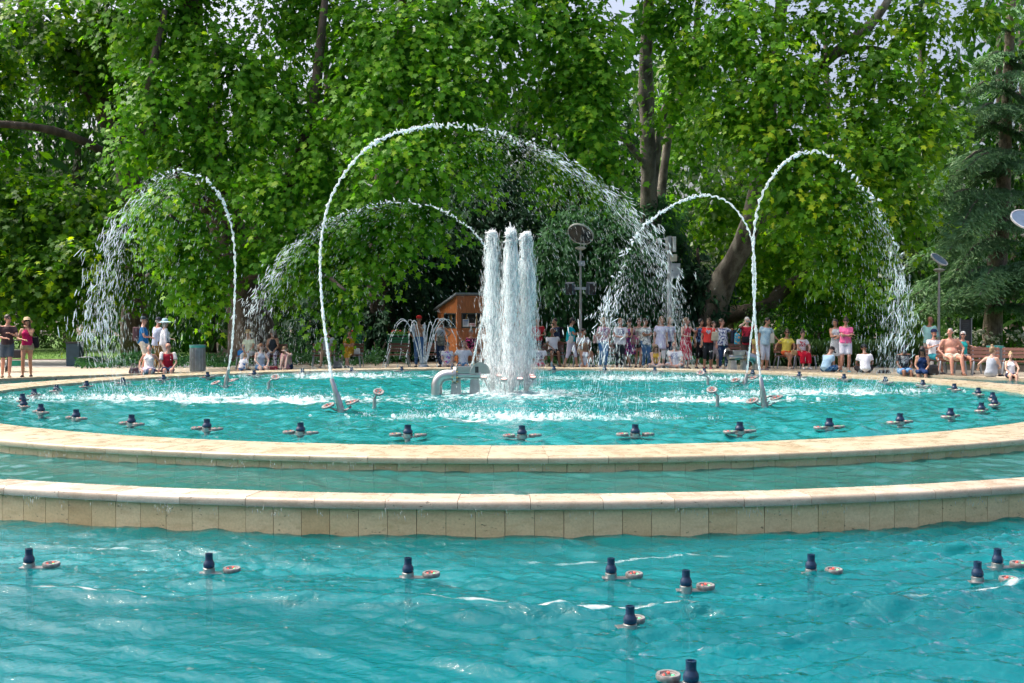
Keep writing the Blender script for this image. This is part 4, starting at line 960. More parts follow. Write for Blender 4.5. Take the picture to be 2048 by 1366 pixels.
o = MB().add(*s_box((.58, -.03, 1.46), (.12, .002, .065))).build('notice', m_ppink, kr); MB().add(*s_box((.58, -.035, 1.47), (.09, .001, .008))).build('print', M('paper_red', (.6, .08, .08), .8), o)
# --- lamps with tilted discs
m_mirror = M('mirror_disc', (.035, .05, .06), .12, 0.0, .3, 3)
m_discblue = M('lamp_disc_pale', (.22, .31, .40), .3, .5, .1)
m_pole = M('lamp_pole', (.36, .37, .36), .5, .4, .15, 3)
def disc_lamp(label, px, d, y_disc, rx, tilt, mirror, extras, y_hood=None):
    b = at(px, 700, d); b.z = 0; root = empty('disc_lamp', b, 0, label, 'lamp', 'lamps with tilted discs')
    z = at(px, y_disc, d).z; R = rx * d / FPX
    zh = at(px, y_hood, d).z if y_hood else z - R * .9
    MB().add(*s_tube([(0, 0, 0), (0, 0, zh * .5), (0, 0, zh - .04)], [.055, .05, .035], 12)).build('pole', m_pole, root, 60)
    MB().add(*s_lathe([(.03, -.08), (.10, -.07), (.20, -.01), (.21, .01), (.12, .05), (.03, .06)], 20), T=xf((0, 0, zh))).build('lamp_hood', M('lamp_hood_pale', (.5, .5, .47), .5), root, 40)
    MB().add(*s_tube([(.0, 0, zh + .03), (.02, .03, z)], .015, 6)).build('stay', m_pole, root)
    T_ = np.array(Matrix.Translation((0, 0, z)) @ Vector(tilt).to_track_quat('Z', 'Y').to_matrix().to_4x4())
    MB().add(*s_lathe([(.01, -.012), (R * .96, -.012), (R * .96, .012), (.01, .013)], 32), T=T_).build('disc', m_mirror if mirror else m_discblue, root, 40)
    MB().add(*s_lathe([(R * .93, -.03), (R, -.028), (R, .028), (R * .93, .03), (R * .93, -.03)], 32), T=T_).build('disc_rim', m_white, root, 40)
    if extras:
        zb = at(px, 527, d).z; MB().add(*s_cbox((.03, -.06, zb), (.11, .06, .09), .01)).build('junction_box', m_alu, root); MB().add(*s_cbox((.03, -.125, zb), (.03, .006, .03), .003)).build('badge', m_white, root)
        zs = at(px, 577, d).z; MB().add(*s_cbox((0, 0, zs), (.26, .03, .05), .008)).build('cross_arm', m_alu, root)
        for s in (-1, 1):
            o = MB().add(*s_cbox((0, 0, 0), (.15, .13, .21), .015)).build('loudspeaker', M('speaker_slate', (.05, .075, .11), .5), root, None, (s * .37, -.05, zs)); o.rotation_euler = (R_(12), 0, R_(s * 22))
            MB().add(*s_cbox((0, -.131, 0), (.12, .003, .18), .002)).build('grille', m_black, o)
    return root
q = disc_lamp('lamp post with tilted mirror disc and two loudspeakers behind the visitors', 1161, 41.5, 468, 27, (-.33, -.62, -.71), True, True, 496)
disc_lamp('farther lamp post with pale tilted disc in front of the cedar', 1877, 41.0, 519, 19, (.42, -.52, .75), False, False, 540)
disc_lamp('lamp post with large pale disc cut by the right edge', 2052, 38.5, 440, 33, (.10, -.66, .74), False, False, 470)
# antenna pole
b = at(1339, 700, 42.5); b.z = 0; root = empty('antenna_pole', b, 0, 'grey antenna pole with white panels and a cabinet above the visitors', 'pole')
Z = lambda y: at(1339, y, 42.5).z
MB().add(*s_tube([(0, 0, 0), (0, 0, Z(472))], .085, 14)).build('pole', m_alu, root, 60)
MB().add(*s_cbox((-.12, -.12, Z(490)), (.045, .05, .27), .01)).build('antenna_panel', m_white, root); MB().add(*s_cbox((.15, -.12, Z(489)), (.06, .05, .28), .01)).build('antenna_panel', m_white, root)
MB().add(*s_cbox((.13, -.15, Z(516)), (.11, .06, .13), .012)).build('radio_unit', M('cream_plastic', (.62, .60, .48), .5), root)
o = MB().add(*s_cbox((.18, -.18, Z(542)), (.17, .1, .27), .01)).build('cabinet', m_alu, root); MB().add(*s_ell((.06, -.285, Z(542)), (.015, .01, .02), None, 6, 4)).build('lock', m_black, o)
MB().add(*s_tube([(0, 0, Z(478)), (-.3, -.05, Z(478))], .018, 6)).build('arm', m_white, root); MB().add(*s_cbox((-.4, -.06, Z(482)), (.1, .08, .08), .02)).build('camera_housing', m_white, root)
# info board
b = at(1931, 728, 43.2); b.z = 0; root = empty('information_board', b, R_(-6), 'dark information board between two grey posts left of the hydrangeas', 'sign')
for s in (-1, 1): MB().add(*s_tube([(s * .205, 0, 0), (s * .205, 0, 1.72)], .028, 10)).build('post', m_alu, root, 60)
MB().add(*s_cbox((0, 0, 1.22), (.175, .02, .44), .006)).build('panel', M('board_dark', (.035, .045, .05), .35), root)
for k in range(8): MB().add(*s_box((-.02, -.0225, 1.5 - .075 * k), (.13 - .03 * (k % 3), .001, .006))).build('print', M('print_grey', (.12, .14, .15), .6), root)
# thin white pole
b = at(1668, 700, 52); b.z = 0; root = empty('lamp_pole', b, 0, 'thin white pole among the trees behind the woman in pink', 'pole')
MB().add(*s_tube([(0, 0, 0), (0, 0, at(1668, 560, 52).z)], .05, 8)).build('shaft', m_white, root, 60); MB().add(*s_cbox((0, 0, at(1668, 556, 52).z), (.1, .1, .12), .02)).build('head', m_white, root)
# stroller behind the couple
q = ground_at(30, 744); root = empty('stroller', q, R_(20), 'dark stroller with green basket behind the couple at the left edge', 'stroller')
for x, y in ((-.25, -.3), (.25, -.3), (-.25, .3), (.25, .3)):
    o = MB().add(*s_lathe([(.055, -.018), (.10, -.018), (.11, 0), (.10, .018), (.055, .018), (.055, -.018)], 16), T=xf((x, y, .11), (0, math.pi / 2, 0))).build('wheel', m_black, root, 40)
for s in (-1, 1):
    MB().add(*s_tube([(s * .22, -.3, .11), (s * .22, 0, .5), (s * .22, .4, 1.0)], .014, 6)).build('frame_tube', m_black, root); MB().add(*s_tube([(s * .22, .3, .11), (s * .22, 0, .5), (s * .22, -.25, .62)], .014, 6)).build('frame_tube', m_black, root)
MB().add(*s_cbox((0, -.02, .58), (.2, .28, .13), .05)).build('seat', M('stroller_cloth', (.03, .03, .035), .8), root); MB().add(*s_cbox((0, 0, .28), (.19, .25, .08), .03)).build('basket', M('basket_green', (.02, .28, .17), .7), root)
MB().add(*s_tube([(-.22, .4, 1.0), (.22, .4, 1.0)], .018, 8)).build('handle', m_black, root)
# --- bags and small things on the rim
def bag(label, p, rz, size, col, name='handbag', strap=True, straph=.12):
    root = empty(name, p, rz, label, 'bag', None); w_, d_, h_ = size
    V, F = s_cbox((0, 0, h_), (w_, d_, h_), min(size) * .45); V[V[:, 2] > h_, 0] *= .8; V[V[:, 2] > h_, 1] *= .7
    mt = M('bag_cloth', col, .6, bump=.004, bscale=25); MB().add(V, F).build('body', mt, root, 180)
    if strap: MB().add(*s_tube([(-w_ * .5, 0, h_ * 1.9), (-w_ * .45, 0, h_ * 2 + straph * .8), (0, 0, h_ * 2 + straph), (w_ * .45, 0, h_ * 2 + straph * .8), (w_ * .5, 0, h_ * 1.9)], .012, 6)).build('strap', mt, root, 180)
    o = MB().add(*s_cbox((0, -d_ * .82, h_ * 1.45), (w_ * .62, d_ * .2, h_ * .35), .01)).build('flap', mt, root, 180)
    return root
def rimp(px, r=18.05, z=.04): q = ring_at(px, r); q.z = z; return q
bag('purple handbag on the rim left of the woman in the white top', rimp(268), 0, (.16, .08, .09), (.05, .03, .05))
bag('black backpack standing on the rim right of the woman in navy', rimp(1864), .4, (.2, .12, .15), (.018, .02, .024), 'backpack')
bag('flat black bag lying on the rim right of the boy in white', rimp(1768), 0, (.2, .1, .05), (.015, .016, .02), 'backpack', False)
bag('dark red cloth bag on the rim between the two girls on the left', rimp(546), 0, (.17, .1, .06), (.28, .015, .04), 'cloth_bag', False)
bag('transparent grey bag on the ground under the bench of the man in lavender', rimp(675, 19.4, .004), 0, (.16, .12, .12), (.16, .19, .21), 'cloth_bag')
q = rimp(1103, 17.95); root = empty('water_bottle', q, 0, 'clear plastic water bottle on the rim beside the man with blue sunglasses', 'bottle')
MB().add(*s_lathe([(.034, 0), (.037, .02), (.037, .14), (.03, .18), (.014, .21), (.014, .225)], 14)).build('body', M('bottle_plastic', (.35, .5, .55), .1), root, 60); MB().add(*s_lathe([(.016, .225), (.016, .245), (.012, .248)], 12)).build('cap', M('cap_pink', (.6, .1, .2), .4), root)
# sign board far left
root = empty('folding_sign', ground_at(71, 671), 0, 'white folding sign on the lawn behind the woman in the straw hat', 'sign')
for s in (-1, 1): o = MB().add(*s_cbox((0, s * .2, .65), (.42, .015, .65), .005)).build('board', m_white, root); o.rotation_euler = (R_(s * 14), 0, R_(28))
# ================================================================== water in the air
def spray_mat(name, col, alpha, rough=.15, streak=None, hole=None):
    t = NT(name); t.p.inputs['Base Color'].default_value = (*col, 1); t.p.inputs['Roughness'].default_value = rough
    t.p.inputs['Specular IOR Level'].default_value = .6
    tl = t.n('BsdfTranslucent'); tl.inputs['Color'].default_value = (*col, 1)
    m1 = t.n('MixShader'); m1.inputs[0].default_value = .5; t.l(t.p.outputs[0], m1.inputs[1]); t.l(tl.outputs[0], m1.inputs[2])
    tr = t.n('BsdfTransparent'); m2 = t.n('MixShader')
    f = t.ramp(t.noise(t.mapped((1, 1, streak or 1)), 16 if not streak else 42, 4, .6), [(.3, max(0, alpha - (.25 if not streak else .5))), (.7, min(1, alpha + (.2 if not streak else .35)))])
    if hole: f = t.ramp(t.noise(t.mapped((1, 1, streak)), hole[0], 5, .65), hole[1])
    t.l(f, m2.inputs[0]); t.l(tr.outputs[0], m2.inputs[1]); t.l(m1.outputs[0], m2.inputs[2]); t.l(m2.outputs[0], t.out.inputs['Surface']); return t.m
m_stream = spray_mat('jet_water', (.76, .85, .89), .60)
m_drop = spray_mat('spray_drops', (.80, .90, .94), .55)
m_core = spray_mat('column_core', (.93, .97, .99), .86, .15, .12)
m_lace = spray_mat('falling_sheet', (.88, .94, .97), .30, .15, .22, (8, [(.46, 0.0), (.60, .62)]))
m_mist = spray_mat('splash_drops', (.88, .95, .97), .42)
m_froth = spray_mat('froth_water', (.90, .96, .98), .52, .15, .12)
OCT = np.array([(1, 0, 0), (-.5, .87, 0), (-.5, -.87, 0), (0, 0, 1), (0, 0, -1)], float)
OCTF = np.array([(0, 1, 3), (1, 2, 3), (2, 0, 3), (1, 0, 4), (2, 1, 4), (0, 2, 4)])
def drops(name, P, D, L, Rr, mat, parent, kind='stuff'):
    """elongated drops: centre, direction, half length, radius"""
    n = len(P); D = nz(D); A = np.cross(D, [.3, .9, .1]); A = nz(A); B = np.cross(D, A)
    V = P[:, None] + OCT[None, :, 0:1] * A[:, None] * Rr[:, None, None] + OCT[None, :, 1:2] * B[:, None] * Rr[:, None, None] + OCT[None, :, 2:3] * D[:, None] * L[:, None, None]
    F = (OCTF[None] + 5 * np.arange(n)[:, None, None]).reshape(-1, 3)
    o = ob(name, mesh_np(name, V.reshape(-1, 3), F, mat, True), parent)
    if kind: o['kind'] = kind
    return o
def spline(P, n):
    P = np.array([tuple(p) for p in P], float); t = np.linspace(0, len(P) - 1, n); i = np.clip(t.astype(int), 0, len(P) - 2); f = (t - i)[:, None]
    Pm = np.concatenate([[2 * P[0] - P[1]], P, [2 * P[-1] - P[-2]]]); a, b, c, d = Pm[i], Pm[i + 1], Pm[i + 2], Pm[i + 3]
    return .5 * (2 * b + (c - a) * f + (2 * a - 5 * b + 4 * c - d) * f ** 2 + (3 * b - a - 3 * c + d) * f ** 3)
def rope(P, r, seg=8, lobes=3, twist=5.0, amp=.22, rs=None, rag=.16):
    """stream of water with twisting lobes and a ragged edge"""
    P = np.asarray(P); n = len(P); T, N, B = frames(P); a = np.arange(seg) * 2 * math.pi / seg
    s = np.concatenate([[0], np.cumsum(np.linalg.norm(np.diff(P, axis=0), axis=1))])
    rr = np.broadcast_to(r, (n,))[:, None] * (1 + amp * np.sin(lobes * a[None] + twist * s[:, None]) + rag * rs.normal(size=(n, seg)))
    V = P[:, None] + rr[..., None] * (np.cos(a)[None, :, None] * N[:, None] + np.sin(a)[None, :, None] * B[:, None])
    i, j = np.meshgrid(np.arange(n - 1), np.arange(seg), indexing='ij'); i, j = i.ravel(), j.ravel()
    F = np.stack([i * seg + j, i * seg + (j + 1) % seg, (i + 1) * seg + (j + 1) % seg, (i + 1) * seg + j], 1)
    return V.reshape(-1, 3), F
def blob(c, d, L, r, rs):
    V, F = s_ell((0, 0, 0), (1, 1, 1), None, 6, 5); V = V * (1 + .28 * rs.normal(size=(len(V), 1)))
    d = nz(np.array(d)); A = nz(np.cross(d, [.3, .9, .1])); B = np.cross(d, A)
    return np.array(c) + V[:, 0:1] * A * r + V[:, 1:2] * B * r + V[:, 2:3] * d * L, F
def jet(label, pts, solid, bead, d0, d1, r0, nd, seed, spread, nl=70, fan=1.0):
    """one arch: twisted stream, then a string of beads, then lumps and fine drops; solid, bead: indices of the path points where each stage ends"""
    rs = np.random.default_rng(seed); n = len(pts)
    cum = np.concatenate([[0], np.cumsum([math.hypot(pts[k + 1][0] - pts[k][0], pts[k + 1][1] - pts[k][1]) for k in range(n - 1)])]); cum /= cum[-1]
    P3 = [at(x, y, d0 + (d1 - d0) * c) for (x, y), c in zip(pts, cum)]
    root = empty('water_jet', P3[0], 0, label, 'water jet', 'arching water jets'); o3 = np.array(P3[0])
    K = 700; Q = spline(P3, K) - o3; ks = int(K * solid / (n - 1)); kb = int(K * bead / (n - 1)); TG = nz(np.gradient(Q, axis=0))
    S = np.concatenate([[0], np.cumsum(np.linalg.norm(np.diff(Q, axis=0), axis=1))])
    t = np.linspace(0, 1, ks); q = Q[:ks] + (t ** 1.5)[:, None] * .022 * np.stack([np.sin(S[:ks] * 31), np.cos(S[:ks] * 27), np.sin(S[:ks] * 36 + 1)], 1)
    beat = np.sin(S[:ks] * 2 * math.pi / .13 + 2 * np.sin(S[:ks] * 3)); V, F = rope(q, r0 * (.46 - .12 * t) * (1 + (.12 + .38 * t) * beat), 7, 2, 16, .25, rs, .18)
    ob('stream', mesh_np('stream', V, F, m_stream, True), root)
    mb = MB(); x = S[int(ks * .72)]
    while x < S[kb]:
        k = int(np.searchsorted(S, x)); f = max(0, (x - S[ks]) / (S[kb] - S[ks] + .01))
        if rs.random() < 1 - .45 * f:
            c = Q[k] + rs.normal(size=3) * (.010 + .045 * f); d = TG[k] * rs.uniform(-.3, .6) + rs.normal(size=3) * .6
            mb.add(*blob(c, d, rs.uniform(.025, .055) * r0 / .04, rs.uniform(.009, .019) * r0 / .04, rs))
        x += rs.uniform(.03, .055) * (1 + .6 * f)
    for _ in range(nl):
        f = rs.random() ** .8; k = int(kb + (K * .93 - kb) * f); c = Q[k] + rs.normal(size=3) * np.array([.05 + .13 * f * fan, .08 + .2 * f, .05])
        for g_ in range(rs.integers(1, 4)): mb.add(*blob(c + rs.normal(size=3) * .04, TG[k] + rs.normal(size=3) * .25, rs.uniform(.035, .10), rs.uniform(.0035, .009), rs))
    o = mb.build('torn_water', m_stream, root, 180); o['kind'] = 'stuff'
    back = np.sign(Q[0][0] - Q[-1][0])                          # inside of the arch: back towards the nozzle
    k0 = ks + (kb - ks) * .4; k = np.clip((k0 + (K - 5 - k0) * rs.random(nd) ** .6).astype(int), 0, K - 5); fr = np.clip((k - k0) / (K - k0), 0, 1)
    core = rs.random(nd) < .42; sp = np.where(core, np.abs(rs.normal(size=nd)) * .12, rs.exponential(1.0, nd) * spread) * (.3 + fr * fan)
    p = Q[k] + np.stack([back * sp + rs.normal(size=nd) * .07 * (.3 + fr * fan), rs.normal(size=nd) * .3 * (.3 + fr), -sp * rs.uniform(.1, .8, nd) + rs.normal(size=nd) * .05], 1)
    d = TG[k] + np.array([0, 0, -.8]) * np.clip(sp + .3, 0, 1)[:, None] + rs.normal(size=(nd, 3)) * .09
    ok = p[:, 2] > ZU - o3[2] + .02; p, d, fr, core = p[ok], d[ok], fr[ok], core[ok]; m = len(p)
    drops('drops', p, d, rs.uniform(.012, .045, m) * (.6 + 1.4 * fr), rs.uniform(.0010, .0032, m) * np.where(core, 1.35, 1), m_drop, root)
jet('tall middle water arch rising from the front left nozzle and breaking up to the right',
    [(663, 757), (655, 700), (645, 620), (640, 530), (645, 460), (660, 400), (690, 345), (730, 300), (780, 270), (840, 255), (900, 250), (960, 258), (1010, 270), (1060, 288), (1110, 312), (1165, 345), (1225, 385), (1275, 435), (1315, 490), (1345, 560), (1368, 640), (1378, 740)], 9.5, 13.3, 16.7, 26.0, .046, 5200, 101, 1.25, 130, 1.5)
jet('left water arch falling towards the couple at the left edge',
    [(457, 738), (464, 690), (469, 600), (470, 530), (466, 470), (456, 430), (441, 395), (420, 367), (395, 350), (360, 341), (325, 350), (290, 375), (260, 410), (235, 455), (212, 505), (195, 565), (186, 630), (188, 700), (215, 790)], 6.5, 11.5, 22.6, 20.2, .044, 3000, 102, .9, 100, 1.6)
jet('right water arch rising from the front right nozzle and falling near the seated boys',
    [(1521, 755), (1514, 690), (1508, 600), (1506, 520), (1510, 450), (1520, 400), (1540, 360), (1570, 325), (1600, 308), (1630, 303), (1665, 318), (1700, 345), (1730, 378), (1755, 412), (1775, 450), (1790, 492), (1800, 540), (1806, 600), (1806, 660), (1790, 730), (1760, 785)], 8.5, 16, 17.7, 20.8, .042, 1900, 103, .6, 80, 1.2)
jet('low right water arch crossing behind the tall right one',
    [(1494, 745), (1500, 690), (1508, 620), (1511, 560), (1508, 505), (1500, 468), (1482, 432), (1455, 404), (1420, 391), (1385, 394), (1350, 409), (1312, 432), (1277, 464), (1252, 502), (1237, 542), (1226, 580), (1212, 620), (1200, 670), (1190, 740), (1165, 828)], 11.5, 15, 23.6, 16.4, .036, 1300, 104, .5, 50, 1.3)
jet('low far water arch behind the tall middle one, falling over the benches on the left',
    [(944, 728), (950, 705), (960, 660), (972, 610), (982, 560), (984, 525), (970, 493), (948, 464), (925, 445), (890, 425), (850, 411), (805, 405), (760, 408), (715, 419), (680, 433), (640, 450), (600, 478), (562, 518), (532, 562), (507, 612), (492, 665), (490, 745)], 6.5, 16, 26.2, 29.5, .042, 2200, 105, .8, 80, 1.5)
# --- three frothy columns
rs = np.random.default_rng(111)
for nm, (px, py, _, d), ytop in zip(('left', 'middle', 'right'), COLS, (463, 459, 466)):
    b0, tp = at(px, py, d), at(px, ytop, d); H = tp.z - b0.z
    root = empty('water_column', b0, 0, '%s of the three upright frothy water columns in the middle' % nm, 'water jet', 'upright water columns')
    n = 160; t = np.linspace(0, 1, n)
    ax = np.stack([.025 * np.sin(t * 9 + d) * t, .02 * np.cos(t * 8) * t, t * H], 1)
    V, F = rope(ax, .027 + .016 * t + .045 * np.clip((t - .8) / .2, 0, 1) * np.sqrt(np.clip(1 - ((t - .88) / .12).clip(0) ** 2, .02, 1)) + .012 * rs.normal(size=n) * t, 10, 4, 6, .22, rs, .34)
    ob('core', mesh_np('core', V, F, m_core, True), root)
    # strands tumbling down round the core
    Vs = []; Fs = []; nv = 0
    for k in range(45):
        a = rs.uniform(0, 6.28); r1 = abs(rs.normal(.055, .03)); z0 = H * rs.uniform(.70, 1.0); z1 = max(z0 - H * rs.uniform(.12, .6), -.25); m = 16; u = np.linspace(0, 1, m)
        rr = .05 + r1 * (1 - np.exp(-2.5 * u * (H - 0) / H)) * (1 + .7 * (1 - z1 / H) ** 2); z = z0 + (z1 - z0) * u ** 1.4 + .05 * np.sin(u * 3.1)
        p = np.stack([rr * np.cos(a) + .02 * np.sin(u * 12 + a), rr * np.sin(a), z], 1); w_ = rs.uniform(.004, .013) * (np.sin(u * math.pi) ** .6 + .1)
        V, F = rope(p, w_, 5, 2, 14, .4, rs, .3); Vs.append(V); Fs.append(F + nv); nv += len(V)
    o = ob('strands', mesh_np('strands', np.concatenate(Vs), np.concatenate(Fs), m_froth, True), root); o['kind'] = 'stuff'
    m = 7000; a = rs.uniform(0, 6.28, m); z = H * (1 - rs.random(m) ** .8 * 1.15); fr = 1 - z / H
    rr = np.abs(rs.normal(.045, .05, m)) * (.95 + 1.5 * fr ** 1.1); P = np.stack([rr * np.cos(a), rr * np.sin(a), z], 1); ok = P[:, 2] > -.3
    drops('drops', P[ok], rs.normal(size=(ok.sum(), 3)) * .12 + [0, 0, -1], rs.uniform(.02, .10, ok.sum()), rs.uniform(.002, .006, ok.sum()), m_froth, root)
    # torn clots of froth round the core, and a ragged head
    mb = MB()
    for q_ in range(150):
        f_ = rs.random() ** .9; a = rs.uniform(0, 6.28); ra = abs(rs.normal(.065, .03)) * (.7 + .9 * f_); z = H * (1 - f_ * .98)
        mb.add(*blob((ra * math.cos(a), ra * math.sin(a), z), (rs.normal() * .12, rs.normal() * .12, 1), rs.uniform(.04, .13), rs.uniform(.008, .026), rs))
    for q_ in range(34):
        u = nz(rs.normal(size=3)); u[2] = abs(u[2]); mb.add(*blob(u * np.array([.075, .075, .13]) + [0, 0, H - .13], u + np.array([0, 0, .5]), rs.uniform(.02, .06), rs.uniform(.014, .034), rs))
    o = mb.build('froth', m_froth, root, 180); o['kind'] = 'stuff'
# --- small star fountain
root = empty('star_fountain_spray', (STAR.x, STAR.y, ZO + .3), 0, 'small star shaped spray of thin arcs in front of the man in the red cap', 'water jet')
for k in range(9):
    a = k * 2 * math.pi / 9 + .2; vr = rs.uniform(.95, 1.12); u = np.linspace(0, 1, 90); Hh = 1.52 * rs.uniform(.92, 1.06)
    rr = .1 + 1.25 * vr * u; z = 4 * Hh * u * (1 - u) * .98 + .03 - .3 * u; j = .02 * u
    p = np.stack([rr * np.cos(a) + j * np.sin(u * 40 + k), rr * np.sin(a) + j * np.cos(u * 37), z], 1)
    V, F = rope(p, (.0145 - .003 * u) * (1 + .5 * u * np.sin(u * 120 + k)), 6, 2, 20, .25, rs, .25); keep = rs.random(len(F) // 6).repeat(6)[:len(F)] > (u[:-1].repeat(6) - .55) * .9
    ob('arc', mesh_np('arc', V, F[keep], m_stream, True), root)
m = 320; a = rs.uniform(0, 6.28, m); rr = rs.uniform(.5, 1.6, m); P = np.stack([rr * np.cos(a), rr * np.sin(a), np.abs(rs.exponential(.35, m)) - .25], 1)
drops('drops', P, rs.normal(size=(m, 3)) * .3 + [0, 0, -1], rs.uniform(.008, .03, m), rs.uniform(.003, .007, m), m_drop, root)
# --- splashes where the arches come down
for k, ((p, L, W, a), lab) in enumerate(zip(SPLASH, ['white splash under the left arch', 'white splash under the right arch', 'long white splash in the near middle of the upper pool', 'white splash by the far rim right of the columns', 'white splash by the far rim left of the star fountain', 'boiling white water round the foot of the columns', 'broken white water left of the front right jet', 'broken white water left of the front left jet'])):
    n = [3200, 3200, 2800, 3400, 3000, 3000, 700, 700][k]
    nc = int(30 * L); ci = rs.integers(0, nc, n); cu = rs.normal(size=nc) * L * .5; ch = rs.exponential(.7, nc) + .15; u = cu[ci] + rs.normal(size=n) * .07; v = (rs.normal(size=nc) * W * .35)[ci] + rs.normal(size=n) * .07; hump = ch[ci]
    h = rs.exponential(1, n) * .075 * (.25 + hump) * np.exp(-(u / L) ** 2)
    P = np.stack([p.x + u * math.cos(a) - v * math.sin(a), p.y + u * math.sin(a) + v * math.cos(a), ZU + .005 + h], 1)
    D = np.stack([rs.normal(size=n) * .5, rs.normal(size=n) * .5, np.ones(n)], 1)
    o = drops('splash', P, D, rs.uniform(.005, .022, n), rs.uniform(.0022, .0055, n), m_mist, None); tag(o, lab, 'splash')
    mb = MB()
    for q in range(int(22 * L)):
        uu, vv = rs.normal() * L * .5, rs.normal() * W * .3; c = (p.x + uu * math.cos(a) - vv * math.sin(a), p.y + uu * math.sin(a) + vv * math.cos(a), ZU + .015)
        mb.add(*blob(c, (rs.normal() * .4, rs.normal() * .4, 1), rs.uniform(.02, .05) * math.exp(-(uu / L) ** 2) + .008, rs.uniform(.012, .035), rs))
    me = mb.mesh('crest', m_mist, 180); cr = ob('crest', me, o); cr['kind'] = 'stuff'
# --- drips under the copings
P = []; L_ = []
for r, z, n in ((10.165, .335, 90), (11.905, .19, 120)):
    aa = -math.pi / 2 + rs.uniform(-.5, .5, n)
    for a in aa:
        for q in range(rs.integers(1, 4)): P.append((CX + r * math.cos(a + .002 * q), CY + r * math.sin(a + .002 * q), z - rs.uniform(.0, .07))); L_.append(rs.uniform(.008, .03))
P = np.array(P); o = drops('dripping_water', P, rs.normal(size=P.shape) * .15 + [0, 0, -1], np.array(L_), rs.uniform(.0012, .003, len(P)), m_drop, None); tag(o, 'thin drips running off the stone copings', 'water drips')
# ================================================================== people
JOBS = []                                       # voxel-merged surfaces, evaluated together at the end
def fuse(name, mb, mat, parent, voxel=.02, post=None, smooth=4): JOBS.append((name, mb, mat, parent, voxel, post, smooth))
_cm = {}
def cloth(col, pat=None, col2=None, scale=1.0):
    key = (col, pat, col2, scale)
    if key in _cm: return _cm[key]
    t = NT('cloth_' + (pat or 'plain')); v = t.coord()
    c = col
    if pat == 'plaid':
        x = t.n('TexWave'); x.wave_type = 'BANDS'; x.bands_direction = 'X'; x.inputs['Scale'].default_value = 9 * scale; t.l(v, x.inputs['Vector'])
        z = t.n('TexWave'); z.wave_type = 'BANDS'; z.bands_direction = 'Z'; z.inputs['Scale'].default_value = 9 * scale; t.l(v, z.inputs['Vector'])
        a = t.ramp(x.outputs['Fac'], [(.72, 0), (.8, .75)]); b = t.ramp(z.outputs['Fac'], [(.72, 0), (.8, .75)])
        c = t.mix(t.math('MAXIMUM', a, b), col, col2)
    elif pat == 'stripe':
        x = t.n('TexWave'); x.wave_type = 'BANDS'; x.bands_direction = 'X'; x.inputs['Scale'].default_value = 12 * scale; x.inputs['Distortion'].default_value = .6; t.l(v, x.inputs['Vector'])
        c = t.mix(t.ramp(x.outputs['Fac'], [(.45, 0), (.55, 1)]), col, col2)
    elif pat == 'print':
        n = t.noise(v, 14 * scale, 3, .6); c = t.mix(t.ramp(n, [(.5, 0), (.56, 1)]), col, col2)
    elif pat == 'spots':
        n = t.n('TexVoronoi'); n.inputs['Scale'].default_value = 16 * scale; t.l(v, n.inputs['Vector']); c = t.mix(t.ramp(n.outputs['Distance'], [(.28, 1), (.36, 0)]), col, col2)
    elif pat == 'flowers':
        n = t.noise(v, 9 * scale, 3, .6); n2 = t.noise(v, 5 * scale, 2); cc = t.ramp(n2, [(.35, (.75, .10, .35)), (.5, (.15, .25, .7)), (.62, (.8, .5, .1))]); c = t.mix(t.ramp(n, [(.52, 0), (.57, 1)]), col, cc)
    elif pat == 'chest':                          # printed motif on the chest only (height in the figure's own frame)
        n = t.noise(v, 30, 3, .7); sx = t.n('SeparateXYZ'); t.l(v, sx.inputs[0])
        mz = t.math('MULTIPLY', t.ramp(t.math('ABSOLUTE', t.math('SUBTRACT', sx.outputs['Z'], scale)), [(.09, 1), (.11, 0)]), t.ramp(t.math('ABSOLUTE', sx.outputs['X']), [(.10, 1), (.12, 0)]))
        c = t.mix(t.math('MULTIPLY', mz, t.ramp(n, [(.45, 0), (.52, 1)])), col, col2)
    f = t.noise(v, 7, 4)
    c = t.mix(1.0, c, t.ramp(f, [(.3, .86), (.7, 1.1)]), 'MULTIPLY'); t.l(c, t.p.inputs['Base Color']); t.p.inputs['Roughness'].default_value = .85
    t.p.inputs['Specular IOR Level'].default_value = .2
    h = t.math('ADD', t.noise(t.mapped((1, 1, .5)), 12, 3), t.math('MULTIPLY', t.noise(v, 160, 2), .12)); t.bump(h, .035, .7); _cm[key] = t.m; return t.m
def skin_mat(name, col):
    t = NT(name); c = t.mix(1.0, col, t.ramp(t.noise(t.coord(), 9, 4), [(.3, (.86, .82, .8)), (.7, (1.1, 1.08, 1.06))]), 'MULTIPLY'); t.l(c, t.p.inputs['Base Color'])
    t.p.inputs['Roughness'].default_value = .5; t.p.inputs['Subsurface Weight'].default_value = .06; t.p.inputs['Subsurface Radius'].default_value = (.02, .008, .004); return t.m
SKIN = {'fair': skin_mat('skin_fair', (.58, .36, .27)), 'tan': skin_mat('skin_tan', (.44, .24, .15)), 'rosy': skin_mat('skin_rosy', (.58, .30, .22)), 'brown': skin_mat('skin_brown', (.24, .115, .065)), 'pale': skin_mat('skin_pale', (.66, .45, .36))}
def hair_mat(name, col):
    t = NT(name); n = t.noise(t.mapped((1, 1, .15)), 60, 3); c = t.mix(1, col, t.ramp(n, [(.3, .55), (.7, 1.4)]), 'MULTIPLY'); t.l(c, t.p.inputs['Base Color']); t.p.inputs['Roughness'].default_value = .45; t.bump(n, .008); return t.m
HAIR = {k: hair_mat('hair_' + k, c) for k, c in {'black': (.012, .011, .011), 'dark': (.035, .022, .015), 'brown': (.09, .05, .028), 'ginger': (.26, .11, .045), 'blond': (.42, .29, .14), 'grey': (.30, .30, .30), 'white': (.62, .62, .60), 'light': (.26, .17, .09)}.items()}
